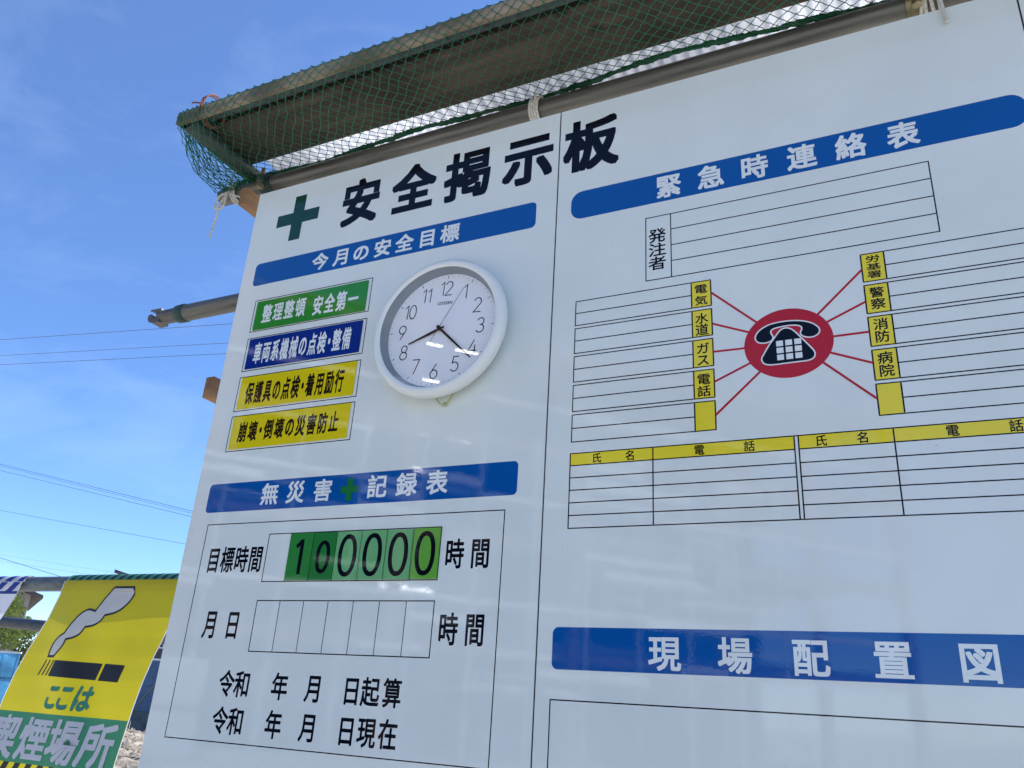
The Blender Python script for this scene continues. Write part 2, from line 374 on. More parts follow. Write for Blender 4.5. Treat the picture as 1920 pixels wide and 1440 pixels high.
# ================================================================= BOARD
X0, X1, X2, X3 = -1.4985, -.5955, .3040, 1.2035
ZT, ZB = 2.781, .981
board = empty('notice_board', 'large glossy white safety notice board with blue headings and ruled tables', 'notice board', loc=(-.15, 0, ZB))
PN = []
for a, b in ((X0, X1), (X1, X2), (X2, X3)):
    mb = MB(); mb.box(a+.0015, b-.0015, 0.0, .012, ZB, ZT); PN.append(keep(mb.build('panel', M['board'], bevel=.0006), board))
mb = MB(); mb.box(X1-.0014, X1+.0014, .0016, .012, ZB, ZT-.004); mb.box(X2-.0014, X2+.0014, .0016, .012, ZB, ZT-.004)
keep(mb.build('joint_strip', M['seam']), board)
PL, PR, P3 = PN
def fix(o, par):      # panels keep world coordinates: their parent's inverse is already in place
    o.parent = par; o.matrix_parent_inverse = par.matrix_world.inverted() if False else Matrix.Identity(4); return o
def banner(par, x0, x1, z0, z1, r, name='blue_heading_band'):
    mb = MB(); rect(mb, x0, x1, z0, z1, -LY, r); return mb.build(name, M['blue'], par)
banner(PL, -1.455, -.6445, 2.481, 2.548, .012); banner(PL, -1.455, -.6515, 1.880, 1.948, .010)
banner(PR, -.5615, .2815, 2.478, 2.548, .026); banner(PR, -.5655, .2815, 1.568, 1.638, .011)
banner(P3, .340, 1.165, 2.478, 2.548, .026); banner(P3, .340, 1.165, 1.568, 1.638, .011)
def cross(par, cx, cz, w, h, t, mat, y):
    mb = MB(); a, b = w/2, h/2
    mb.poly([(cx+x, y, cz+z) for x, z in ((-t, -b), (t, -b), (t, -t), (a, -t), (a, t), (t, t), (t, b), (-t, b), (-t, t), (-a, t), (-a, -t), (-t, -t))])
    return mb.build('green_cross', mat, par)
cross(PL, -1.3425, 2.6695, .139, .139, .0185, M['cross_green'], -LY)
cross(PL, -1.0485, 1.9135, .046, .050, .0075, M['cross_green2'], -3*LY)
# title: 板 straddles the joint of the two panels
for ch, (x0, x1), par in zip('安全掲示板', ((-1.199, -1.081), (-1.043, -.921), (-.892, -.768), (-.735, -.609), (-.583, -.457)), (PL, PL, PL, PL, PR)):
    text('printed_character', ch, [(x0+x1)/2], 2.603, 2.740, x1-x0, M['ink'], par, .034, SQ, -LY)
text('printed_character', '今月の安全目標', (-1.239, -1.172, -1.1135, -1.0505, -.988, -.924, -.863), 2.4905, 2.5380, .0490, M['white_ink'], PL, .026)
text('printed_character', '無災害記録表', (-1.268, -1.1945, -1.1195, -.9775, -.9045, -.8315), 1.8915, 1.9405, .0485, M['white_ink'], PL, .022)
text('printed_character', '緊急時連絡表', (-.3475, -.261, -.1765, -.088, -.001, .0875), 2.486, 2.5405, .0515, M['white_ink'], PR, .026)
text('printed_character', '現場配置図', (-.367, -.254, -.1415, -.028, .0825), 1.573, 1.6265, .052, M['white_ink'], PR, .021)
# record table, left panel
mb = MB(); y = -LY; w = .0021
for z in (1.8515, 1.4030): hl(mb, -1.4373, -.6745, z, w, y)
for x in (-1.4373, -.6745): vl(mb, x, 1.4030, 1.8515, w, y)
for z in (1.8240, 1.7215): hl(mb, -1.2478, -.8105, z, w, y)
for x in (-1.2478, -.8105): vl(mb, x, 1.7215, 1.8240, w, y)
for z in (1.6818, 1.5790): hl(mb, -1.2502, -.8117, z, w, y)
for k in range(8): vl(mb, -1.2502+k*(1.2502-.8117)/7, 1.5790, 1.6818, w*(1 if k in (0, 7) else .75), y)
for k in range(6): vl(mb, -1.1860+k*(1.1860-.8105)/6, 1.7215, 1.8240, w*.8, y)
mb.build('ruled_table', M['ink'], PL)
K = dict(mat=M['ink'], parent=PL, b=.021, style=RD, y=-LY)
text('printed_character', '目標時間', (-1.3985, -1.3575, -1.3165, -1.2755), 1.7425, 1.799, .037, **K)
for z0, z1 in ((1.7425, 1.7992), (1.6023, 1.6600)): text('printed_character', '時間', (-.7768, -.7208), z0, z1, .0405, **K)
text('printed_character', '月日', (-1.3705, -1.3070), 1.6025, 1.6612, .039, **K)
text('printed_character', '令和年月日起算', (-1.2935, -1.2515, -1.1528, -1.0675, -.9770, -.9335, -.8845), 1.4890, 1.5400, .0405, **K)
text('printed_character', '令和年月日現在', (-1.2935, -1.2515, -1.1535, -1.0675, -.9775, -.9315, -.8845), 1.4185, 1.4695, .0405, **K)
# card holders for the four slogan plates
mb = MB()
PLZ = ((2.3449, 2.4342), (2.2360, 2.3258), (2.1296, 2.2193), (2.0272, 2.1162))
for z0, z1 in PLZ:
    for z in (z0, z1): hl(mb, -1.4305, -1.0670, z, w, y)
    for x in (-1.4305, -1.0670): vl(mb, x, z0, z1, w, y)
mb.build('plate_outline', M['ink'], PL)
# contact tables, right panel
mb = MB()
hl(mb, -.3955, .1206, 2.4445, w, y); hl(mb, -.3955, .1206, 2.2985, w, y)
for z in (2.4080, 2.3712, 2.3350): hl(mb, -.3440, .1206, z, w, y)
for x in (-.3955, -.3442, .1206): vl(mb, x, 2.2985, 2.4445, w, y)
my = MB()
for k in range(5):
    z1 = 2.2778-k*.06165; z0 = z1-.0547; zm = (z0+z1)/2
    for sx, (xa, xb, xc) in enumerate(((-.5426, -.3064, -.2696), (.2696-.002, .0303, -.0068))):
        for z in (z0, z1): hl(mb, min(xa, xc), max(xa, xc), z, w, y)
        hl(mb, min(xa, xb), max(xa, xb), zm, w, y)
        for x in (xa, xb, xc): vl(mb, x, z0, z1, w*(1.2 if x != xa else 1), y)
        rect(my, min(xb, xc), max(xb, xc), z0, z1, -.5*LY)
zs = [1.9533, 1.9298]+[1.9298-(1.9298-1.8112)*k/5 for k in range(1, 6)]
for xa, xb, xc in ((-.5436, -.3840, -.1410), (-.1343, .0104, .2670)):
    for z in zs: hl(mb, xa, xc, z, w, y)
    for x in (xa, xb, xc): vl(mb, x, zs[-1], zs[0], w*1.1, y)
    rect(my, xa, xc, zs[1], zs[0], -.5*LY)
hl(mb, -.141, -.1343, zs[0], w, y); hl(mb, -.141, -.1343, zs[-1], w, y)
hl(mb, -.5656, .2785, 1.5192, w, y); hl(mb, -.5656, .2785, 1.03, w, y); vl(mb, -.5656, 1.03, 1.5192, w, y); vl(mb, .2785, 1.03, 1.5192, w, y)
mb.build('ruled_table', M['ink'], PR); my.build('yellow_cells', M['cell_yellow'], PR)
K = dict(mat=M['ink'], parent=PR, b=.017, style=RD, y=-LY*1.6)
for ch, zc, h in (('発', 2.3990, .032), ('注', 2.3663, .030), ('者', 2.3350, .030)): text('printed_character', ch, [-.3722], zc-h/2, zc+h/2, .0345, **K)
for ch, z0, z1 in (('電', 2.2515, 2.2712), ('気', 2.2270, 2.2470), ('水', 2.1880, 2.2100), ('道', 2.1635, 2.1870), ('ガ', 2.1255, 2.1480), ('ス', 2.1018, 2.1250), ('電', 2.0645, 2.0860), ('話', 2.0415, 2.0625)):
    text('printed_character', ch, [-.2885], z0, z1, .0235, **K)
for ch, z0, z1 in (('労', 2.2595, 2.2735), ('基', 2.2440, 2.2575), ('署', 2.2285, 2.2425), ('警', 2.1905, 2.2100), ('察', 2.1680, 2.1885), ('消', 2.1285, 2.1500), ('防', 2.1055, 2.1270), ('病', 2.0660, 2.0878), ('院', 2.0430, 2.0645)):
    text('printed_character', ch, [.0120], z0, z1, .0225, **K)
text('printed_character', '氏名電話氏名電話', (-.4910, -.4265, -.3005, -.2145, -.0990, -.0350, .0930, .1780), 1.9322, 1.9510, .0180, **K)
# telephone emblem
ex, ez, ra, rb = -.1387, 2.1262, .0752, .0668
mb = MB()
rays = [((-.2690, 2.2499), (-.1898, 2.1744)), ((-.2690, 2.1845), (-.2058, 2.1573)), ((-.2690, 2.1270), (-.2139, 2.1262)), ((-.2690, 2.0677), (-.2059, 2.0955)), ((-.2690, 2.0039), (-.1893, 2.0769)),
        ((-.0075, 2.2478), (-.0855, 2.1737)), ((-.0075, 2.1848), (-.0715, 2.1564)), ((-.0075, 2.1274), (-.0634, 2.1272)), ((-.0075, 2.0700), (-.0709, 2.0976)), ((-.0075, 2.0058), (-.0833, 2.0801))]
for i, (a, b) in enumerate(rays):
    d = Vector((b[0]-a[0], b[1]-a[1])).normalized()*.006; mb = MB(); line(mb, a[0], a[1], b[0]+d.x, b[1]+d.y, .0041, -LY*1.2-.00001*i); mb.build('red_connecting_line', M['red'], PR)
em = MB(); em.poly([(ex+ra*math.cos(2*math.pi*i/72), -2*LY, ez+rb*math.sin(2*math.pi*i/72)) for i in range(72)]); em.build('red_telephone_disc', M['red'], PR)
hs = [(-.0553, .016), (-.0523, .025), (-.0443, .033), (-.0323, .039), (-.0213, .0415), (-.0083, .0425), (.0057, .0422), (.0187, .0405), (.0317, .037), (.0427, .0315), (.0507, .024), (.0537, .017), (.0517, .0105), (.0447, .006), (.0367, .0052), (.0277, .0078), (.0227, .012), (.0222, .017), (.0247, .024), (.0227, .0287), (.0147, .032), (.0027, .0332), (-.0113, .0325), (-.0223, .0307), (-.0273, .027), (-.0273, .022), (-.0245, .015), (-.0263, .0095), (-.0323, .0058), (-.0423, .0050), (-.0513, .0082)]
bd = [(-.0003, .029), (.0067, .026), (.0127, .020), (.0237, .005), (.0357, -.012), (.0417, -.0215), (.0427, -.029), (.0397, -.035), (.0307, -.0382), (.0157, -.0385), (-.0053, -.0387), (-.0263, -.039), (-.0373, -.0375), (-.0443, -.033), (-.0463, -.025), (-.0423, -.017), (-.0333, -.002), (-.0213, .014), (-.0133, .0245), (-.0070, .0285)]
sh = lambda P: [(ex+a, ez+b) for a, b in smooth_loop(P)]
mk = MB(); mk.poly([(a, -3*LY, b) for a, b in sh(hs)]); mk.poly([(a, -3.3*LY, b) for a, b in sh(bd)]); mk.build('telephone_drawing', M['ink'], PR)
mw = MB(); ribbon(mw, sh(hs), .0024, -3.6*LY, True); ribbon(mw, sh(bd), .0024, -3.8*LY, True)
for i in range(3):
    for j in range(3):
        x = -.1587+i*.0153; z = 2.0945+j*.0134; rect(mw, x, x+.0116, z, z+.0106, -3.8*LY)
mw.build('telephone_outline_and_keys', M['white_ink'], PR)
# small screws that hold the steel sheets
for x, z in ((-1.452, 2.768), (-.83, 2.084), (-1.372, 2.085-.02)):
    pass
mb = MB(); mb.lathe([(.0, -.0052), (.0024, -.0050), (.0040, -.0034), (.0044, -.0012), (.0044, .001)], (-.830, 0, 2.084), 20); mb.build('screw', M['screw'], PL, True)

# ---------------------------------------------------------------- slogan plates
def slogan(z0, z1, mat, ink, strings, label):
    t = empty('slogan_plate', label, 'sign plate', 'slogan plates on the left panel', (-1.2485, 0, z0))
    mb = MB(); rect(mb, -1.4215, -1.0765, z0, z1, -.0022, .0015, 3); n = len(mb.v)
    # thin magnetic sheet with real thickness
    ring = list(mb.v); mb.v += [(x, -.0002, z) for x, _, z in ring]
    for i in range(n): mb.f.append((i, i+n, (i+1) % n+n, (i+1) % n))
    keep(mb.build('plate_sheet', mat), t)
    for s, x0, x1, zz0, zz1, ws in strings:
        tot = sum(.55 if c == '・' else 1 for c in s); x = x0; u = (x1-x0)/tot
        for c in s:
            k = .55 if c == '・' else 1; tm = MB(); glyph(tm, c, x+u*k/2, (zz0+zz1)/2, u*.84, zz1-zz0, ws+.008, SQ, -.0024); x += u*k
            keep(tm.build('printed_character', ink), t)
    return t
slogan(2.3475, 2.4290, M['plate_green'], M['white_ink'], [('整理整頓', -1.3990, -1.2570, 2.3640, 2.4155, .016), ('安全第一', -1.2375, -1.0970, 2.3590, 2.4115, .018)], 'green slogan plate with white lettering, topmost of the four below the first blue heading')
slogan(2.2400, 2.3220, M['plate_blue'], M['white_ink'], [('車両系機械の点検・整備', -1.4020, -1.1020, 2.2520, 2.3085, .016)], 'dark blue slogan plate with white lettering about checking vehicles')
slogan(2.1340, 2.2170, M['plate_yellow'], M['ink_brown'], [('保護具の点検・着用励行', -1.4020, -1.1040, 2.1445, 2.2015, .02)], 'yellow slogan plate with dark lettering about protective gear, under the blue plate')
slogan(2.0318, 2.1142, M['plate_yellow'], M['ink_brown'], [('崩壊・倒壊の災害防止', -1.4010, -1.1010, 2.0480, 2.0980, .02)], 'yellow slogan plate with dark lettering about collapse, lowest of the four')
# ---------------------------------------------------------------- digit plates
DW = (1.1860-.8105)/6
def arc(cx, cz, rx, rz, a0, a1, k=14): return [(cx+rx*math.cos(R(a0+(a1-a0)*i/k)), cz+rz*math.sin(R(a0+(a1-a0)*i/k))) for i in range(k+1)]
names = ('first', 'second', 'third', 'fourth', 'fifth', 'sixth')
dl = ('dark green number plate showing 1, leftmost of the row', 'dark green number plate with a smaller 0, beside the plate showing 1',
      'pale green number plate showing 0, next to the dark green small 0', 'pale green number plate showing 0, middle of the three pale ones',
      'pale green number plate showing 0, next to the lime green plate', 'lime green number plate showing 0, rightmost of the row')
for k in range(6):
    x0 = -1.1860+k*DW; x1 = x0+DW; t = empty('number_plate', dl[k], 'number plate', 'green number plates in the target hours row', ((x0+x1)/2, 0, 1.723))
    a, b, z0, z1 = x0+(.0002 if k == 0 else .0013), x1-(.0004 if k == 0 else .0013), 1.7232, (1.8232, 1.8225, 1.8222, 1.8225, 1.8215, 1.8225)[k]
    off = (0, .0004, -.0003, .0003, 0, .0006)[k]; yy = -.0018-.0003*k
    mb = MB(); rect(mb, a+off, b+off, z0, z1, yy, .001, 2); n = len(mb.v); mb.v += [(x, -.0001, z) for x, _, z in mb.v[:n]]
    for i in range(n): mb.f.append((i, i+n, (i+1) % n+n, (i+1) % n))
    keep(mb.build('plate_sheet', M[('dg1', 'dg2', 'dg3', 'dg3', 'dg3', 'dg4')[k]]), t)
    g_ = MB(); cx = (x0+x1)/2+(-.0005, .0005, .0005, 0, 0, 0)[k]; cz = (z0+z1)/2+(0, -.002, 0, 0, 0, 0)[k]
    if k == 0:
        ribbon(g_, [(cx-.0095, cz+.020), (cx+.0045, cz+.0335)], .0085, yy-.0001); ribbon(g_, [(cx+.0045, cz+.036), (cx+.0045, cz-.0375)], .0092, yy-.00013)
    else:
        rx, rz, ww = (.0138, .030, .0088) if k == 1 else (.0183, .0388, .0095)
        P = [(cx+rx*math.copysign(abs(math.cos(q))**.86, math.cos(q)), cz+rz*math.copysign(abs(math.sin(q))**.92, math.sin(q))) for q in [2*math.pi*i/48 for i in range(48)]]
        ribbon(g_, P, ww, yy-.0001, True)
    keep(g_.build('digit', M['ink']), t)

# ================================================================= CLOCK
CX, CZ = -.844, 2.250
ck = empty('wall_clock', 'round white wall clock with thin black numerals hanging on the board', 'clock', loc=(CX, 0, CZ))
mb = MB(); mb.lathe([(.05, -.0010), (.128, -.0010), (.140, -.0050), (.1520, -.0135), (.1585, -.0225), (.1622, -.0310), (.1630, -.0385), (.1608, -.0450), (.1560, -.0497), (.1500, -.0515), (.1462, -.0508), (.1436, -.0490), (.1422, -.0478)], (0, 0, 0), 128)
mb.build('case', M['clock_white'], ck, True)
mb = MB(); mb.lathe([(.1422, -.0478), (.1420, -.0440), (.1335, -.0275)], (0, 0, 0), 128); mb.build('inner_ring', M['clock_ring'], ck, True)
mb = MB(); mb.poly([(.1336*math.cos(2*math.pi*i/96), -.0275, .1336*math.sin(2*math.pi*i/96)) for i in range(96)]); mb.build('dial', M['clock_face'], ck)
ROT = R(-3.2)
def rt(x, z): return (x*math.cos(ROT)-z*math.sin(ROT), x*math.sin(ROT)+z*math.cos(ROT))
mb = MB(); yy = -.0277
for i in range(60):
    q = math.pi/2-2*math.pi*i/60; c, s = math.cos(q), math.sin(q)
    if i % 5 == 0: a, b = rt(.1235*c, .1235*s), rt(.1305*c, .1305*s); ribbon(mb, [a, b], .0015, yy)
    else:
        p = rt(.1285*c, .1285*s); mb.poly([(p[0]+.0008*math.cos(u), yy, p[1]+.0008*math.sin(u)) for u in [2*math.pi*k/8 for k in range(8)]])
mb.build('minute_marks', M['clock_ink'], ck)
D = {'1': [[(.08, .80), (.32, 1.0), (.32, 0)]],
     '2': [arc(.30, .72, .27, .28, 165, -28, 12)+[(.03, 0), (.60, 0)]],
     '3': [arc(.28, .76, .25, .24, 160, -75, 12)+[(.24, .53)], [(.24, .53)]+arc(.27, .27, .30, .27, 80, -155, 14)],
     '4': [[(.50, 0), (.50, .62)], [(.42, 1.0), (.02, .24), (.66, .24)]],
     '5': [[(.56, 1.0), (.14, 1.0), (.09, .56)]+arc(.28, .31, .30, .31, 125, -150, 16)],
     '6': [[(.42, 1.0), (.07, .42)]+[], arc(.31, .29, .28, .29, 0, 360, 24)],
     '7': [[(.02, 1.0), (.58, 1.0), (.22, 0)]],
     '8': [arc(.30, .76, .23, .24, 0, 360, 22), arc(.30, .27, .28, .27, 0, 360, 22)],
     '9': [arc(.31, .71, .28, .29, 0, 360, 24), [(.55, .58), (.20, 0)]],
     '0': [arc(.30, .5, .27, .5, 0, 360, 28)]}
AD = {'1': .42, '2': .68, '0': .68}
for n in range(1, 13):
    q = math.pi/2-2*math.pi*n/12; rr = .0985; c = rt(rr*math.cos(q), rr*math.sin(q)); s = str(n); H = .0335
    W = sum(AD.get(ch, .62) for ch in s)*H*.92; mb = MB(); x = -W/2
    for ch in s:
        for st in D[ch]:
            P = [rt(x+px*H*.92, (pz-.5)*H) for px, pz in st]; P = [(c[0]+a, c[1]+b) for a, b in P]
            ribbon(mb, P, .0024, -.0278)
        x += AD.get(ch, .62)*H*.92+.0008
    mb.build('numeral', M['clock_ink'], ck)
mb = MB(); x = -.0175
for ch in 'CITIZEN':
    V, F = _G[ch]; xs = [v[0] for v in V]; wd_ = (max(xs)-min(xs)); n = len(mb.v); s = .0092
    s = .0096
    for kk, (da, db) in enumerate(((0, 0), (.03, 0), (-.03, 0), (0, .03), (0, -.03))):
        n = len(mb.v)
        for a, b in V:
            p = rt(x+(a-min(xs)+da)*s, .0595+(b+db)*s); mb.v.append((p[0], -.0278-.00001*kk, p[1]))
        mb.f += [tuple(n+i for i in f) for f in F]
    # slab serifs
    if ch in 'ITIZEN':
        top, bot = .0595+.727*s, .0595
        for cxx in ((x+wd_*s/2,) if ch in 'IT' else (x+.0006,)):
            a, b = rt(cxx-.0014, bot), rt(cxx+.0014, bot); ribbon(mb, [a, b], .0006, -.02785)
    x += wd_*s+.0013
mb.build('brand_name', M['clock_ink'], ck)
def hand(a, L, tail, w0, w1, y, mat, name):
    mb = MB(); d = Vector((math.cos(a), math.sin(a))); n = Vector((-d.y, d.x))
    o = [(-d*tail, w0*.55), (d*.012, w0), (d*L, w1)]; th = .0008
    P = [(p-n*w/2) for p, w in o]+[(p+n*w/2) for p, w in reversed(o)]
    k = len(P); mb.v += [(p.x, y, p.y) for p in P]+[(p.x, y+th, p.y) for p in P]
    mb.f.append(tuple(range(k))); mb.f.append(tuple(range(2*k-1, k-1, -1)))
    for i in range(k): mb.f.append((i, i+k, (i+1) % k+k, (i+1) % k))
    mb.build(name, mat, ck)
hand(math.atan2(-.026, -.075), .0815, .010, .0066, .0026, -.0310, M['clock_ink'], 'hour_hand')
hand(math.atan2(-.081, .083), .1150, .010, .0056, .0026, -.0335, M['clock_ink'], 'minute_hand')
hand(math.atan2(.086, .052), .1040, .036, .0011, .0007, -.0360, M['second'], 'second_hand')
mb = MB(); mb.lathe([(0, -.0400), (.0028, -.0400), (.0044, -.0385), (.0048, -.030)], (0, 0, 0), 20); mb.build('hub', M['clock_ink'], ck, True)
mb = MB(); mb.poly([(.1421*math.cos(2*math.pi*i/96), -.0466, .1421*math.sin(2*math.pi*i/96)) for i in range(96)])
mb.build('glass_cover', M['glass'], ck)
mb = MB(); mb.tube([(-.858, -.006, 2.116), (-.853, -.007, 2.102), (-.846, -.008, 2.092), (-.838, -.008, 2.0835), (-.830, -.008, 2.0795), (-.822, -.008, 2.0835), (-.815, -.008, 2.093), (-.808, -.007, 2.107), (-.804, -.006, 2.118)], .0013, 8)
tag(mb.build('cord_loop', M['cord'], smooth=True), 'thin yellow cord looped over the screw below the clock', 'cord')

# ================================================================= FRAME BEHIND, CANOPY
def pipe(label, p0, p1, r=.0243, mat='pipe', group=None, name='scaffold_pipe', rings=1):
    mb = MB(); mb.hollow(p0, p1, r, 28, rings=rings); return tag(mb.build(name, M[mat], smooth=True), label, 'pipe', group)
pipe('long galvanised pipe running along the top edge of the board', (-1.725, .07, 2.872), (2.3, .07, 2.872))
pipe('grey green pipe running outwards over the left end of the canopy', (-1.615, .34, 2.9205), (-1.615, -.190, 2.9195), mat='pipe_dark')
pipe('pipe running outwards under the right part of the canopy, beside the clamp', (.205, .34, 2.9205), (.205, -.190, 2.9195), mat='pipe_dark')
pipe('dull pipe along the front edge of the canopy behind the fascia timber', (-1.668, -.154, 2.9685), (2.3, -.154, 2.9685), mat='pipe_dark')
for i, x in enumerate((-1.25, .32, 1.15)):
    pipe(('galvanised post behind the left panel, rising from the ground', 'galvanised post behind the middle of the board, rising from the ground', 'galvanised post behind the right panel, rising from the ground')[i], (x, .122, 0), (x, .122, 2.838), group='posts behind the board')
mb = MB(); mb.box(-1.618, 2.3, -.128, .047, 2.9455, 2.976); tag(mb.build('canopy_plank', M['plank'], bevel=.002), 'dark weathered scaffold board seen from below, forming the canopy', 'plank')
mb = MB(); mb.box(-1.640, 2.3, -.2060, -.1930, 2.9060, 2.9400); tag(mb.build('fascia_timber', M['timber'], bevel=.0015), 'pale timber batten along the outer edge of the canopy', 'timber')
def corrugated(x0, x1, y0, y1, z):
    mb = MB(); n = int((x1-x0)/.032*10); rows = (y0, y1); t = .0009
    for s in (0, 1):
        for yv in rows:
            for i in range(n+1):
                x = x0+(x1-x0)*i/n; mb.v.append((x, yv, z+.0062*math.sin(2*math.pi*(x-x0)/.032)-s*t))
    for s in (0, 1):
        o = s*2*(n+1)
        for i in range(n): mb.f.append((o+i, o+i+1, o+n+2+i, o+n+1+i) if not s else (o+i, o+n+1+i, o+n+2+i, o+i+1))
    return mb.build('corrugated_roof_sheet', M['poly'], smooth=True)
tag(corrugated(-1.618, .72, -.150, 1.15, 3.004), 'white translucent corrugated sheet above the dark plank, left of the seam', 'roof sheet')
tag(corrugated(.66, 2.3, -.150, 1.15, 3.014), 'white translucent corrugated sheet overlapping at the far right end', 'roof sheet')
pipe('rear pipe carrying the back edge of the corrugated roof', (-1.68, 1.08, 2.9745), (2.3, 1.08, 2.9745))
pipe('rear post on the left side carrying the corrugated roof', (-1.30, 1.13, 0), (-1.30, 1.13, 3.0-.01))
pipe('rear post on the right side carrying the corrugated roof', (1.15, 1.13, 0), (1.15, 1.13, 3.0-.01))
for i, (x0, x1, z0, z1) in enumerate(((-1.573, -1.5495, 2.764, 2.8185), (-1.5465, -1.5185, 2.1790, 2.2345))):
    mb = MB(); mb.box(x0, x1, -.002, .34, z0, z1)
    tag(mb.build('timber_block', M['block'], bevel=.0012), ('brown timber end sticking out beside the top left corner of the board', 'brown timber end sticking out beside the left edge, below the hooked pipe')[i], 'timber', 'timber ends beside the board')
# hooked handrail pipe
hp = empty('hooked_rail', 'galvanised handrail pipe with a hooked end sticking out left of the board', 'pipe', loc=(-1.9, .08, 2.498))
mb = MB(); mb.hollow((-1.775, .08, 2.498), (1.9, .08, 2.498), .0243); keep(mb.build('rail_tube', M['pipe'], smooth=True), hp)
mb = MB(); q = [(-1.812, .0215), (-1.806, .0262), (-1.790, .0268), (-1.782, .0272), (-1.776, .0262), (-1.774, .0240)]
mb.tube([(x, .08, 2.498) for x, _ in q], [r for _, r in q], 28); keep(mb.build('collar', M['clamp_green'], smooth=True), hp)
mb = MB(); mb.tube([(-1.872, .08, 2.498), (-1.806, .08, 2.498)], .0212, 28); keep(mb.build('end_tube', M['pipe'], smooth=True), hp)
mb = MB()
out = [(-1.866, .0210), (-1.908, .0210), (-1.908, .0182), (-1.894, .0165), (-1.8850, .0120), (-1.8800, .0060), (-1.8795, -.0040), (-1.8840, -.0085), (-1.8905, -.0080), (-1.8950, -.0030), (-1.8965, .0035), (-1.9020, .0065), (-1.9100, .0055), (-1.9130, .0010), (-1.9120, -.0070), (-1.9070, -.0145), (-1.8995, -.0195), (-1.8900, -.0212), (-1.866, -.0212)]
for s in (-1, 1): mb.poly([(x, .08+s*.0175, 2.498+z) for x, z in (out if s < 0 else out[::-1])])
n = len(out)
for i in range(n): j = (i+1) % n; mb.f.append((i, j, 2*n-1-j, 2*n-1-i))
keep(mb.build('hook', M['pipe'], bevel=.0012), hp)
# clamps
def clamp(label, x, y, z, mat='clamp_green', axis='x'):
    t = empty('pipe_clamp', label, 'clamp', 'clamps on the top pipe', (x, y, z))
    def ring(cx, cy, cz, ax, nm):
        mb = MB()
        prof = [(.0250, -.019), (.0292, -.019), (.0300, -.014), (.0300, .014), (.0292, .019), (.0250, .019)]
        for i, (r, u) in enumerate(prof):
            for k in range(28):
                q = 2*math.pi*k/28; a, b = r*math.cos(q), r*math.sin(q)
                mb.v.append((cx+u, cy+a, cz+b) if ax == 'x' else (cx+a, cy+u, cz+b))
        for i in range(len(prof)-1):
            for k in range(28): mb.f.append((i*28+k, i*28+(k+1) % 28, (i+1)*28+(k+1) % 28, (i+1)*28+k))
        mb.build(nm, M[mat], t, True)
    ring(0, 0, 0, 'x', 'collar')
    mb = MB(); mb.box(-.012, .012, -.042, -.026, -.012, .012); mb.build('lug', M[mat], t, bevel=.002)
    mb = MB(); mb.tube([(0, -.034, -.026), (0, -.034, .034)], .0058, 10); mb.build('bolt', M['clamp_zinc'], t, True)
    mb = MB(); mb.tube([(0, -.034, -.030), (0, -.034, -.019)], .0105, 6); mb.build('nut', M['clamp_zinc'], t)
clamp('green pipe clamp on the top pipe above the upper left corner of the board', -1.545, .07, 2.872)
clamp('yellowish zinc clamp with a nut on the top pipe beside the right hand rope tie', .150, .07, 2.872, 'clamp_zinc')
clamp('zinc clamp on the top pipe at the far right of the picture', .262, .07, 2.872, 'clamp_zinc')
# rusty binding wire at the outer left corner of the canopy
mb = MB()
mb.tube([(-1.582, -.216, 2.952), (-1.574, -.210, 2.956), (-1.565, -.200, 2.958), (-1.556, -.208, 2.938), (-1.560, -.205, 2.905), (-1.562, -.17, 2.935)], .0022, 6)
for k in range(3):
    u = -1.556+k*.006; P = []
    for i in range(15):
        q = 2*math.pi*i/14; P.append((u+.004*math.sin(q), -.171+.039*math.cos(q), 2.948+.046*math.sin(q)))
    mb.tube(P, .0018, 6)
tag(mb.build('binding_wire', M['rust'], smooth=True), 'rusty wire binding the timber to the pipe at the outer left corner', 'wire')

# ---------------------------------------------------------------- net
RX = [-1.72, -1.60, -1.526, -1.384, -1.2, -1.028, -.849, -.70, -.589, -.464, -.348, -.238, -.102, .035, .136, .3, .6, .9, 1.2, 2.3]
RY = [.045, .055, .058, .075, .058, .038, .050, .068, .054, .036, .028, .036, .048, .066, .078, .06, .04, .07, .05, .06]
def interp(x, X, Y):
    if x <= X[0]: return Y[0]
    for i in range(1, len(X)):
        if x <= X[i]: t = (x-X[i-1])/(X[i]-X[i-1]); t = t*t*(3-2*t); return Y[i-1]+(Y[i]-Y[i-1])*t
    return Y[-1]
def rope_pt(x):
    y = sum(interp(x+.03*k_, RX, RY) for k_ in (-2, -1, 0, 1, 2))/5; z = 2.872+math.sqrt(max(.018**2, .0290**2-(y-.07)**2))
    if x < -1.60: z = 2.872+.02*(1-min(1, (-1.60-x)/.1))+.006; 
    return Vector((x, y, z+.004))
def net_pt(x, d):
    """d = distance along the net from the rope towards the front edge"""
    A = rope_pt(x); Bf = Vector((x, -.2095, 2.9020)); L1_ = (Bf-A).length
    left = max(0, min(1, (-1.52-x)/.18)); sag = .016+.010*math.sin(x*9)+.034*left
    if d < L1_:
        t = d/L1_; P = A.lerp(Bf, t); P.z -= sag*math.sin(math.pi*t)**.8 if 0 < t < 1 else 0
        if left > 0: P.x += -.01*left*math.sin(math.pi*t)+.078*t*left
        return P
    d -= L1_; x += .078*left
    if d < .040: return Vector((x, -.2100, 2.902+d))
    d -= .040
    return Vector((x, -.2100+min(d, .028), 2.9435+d*.15))
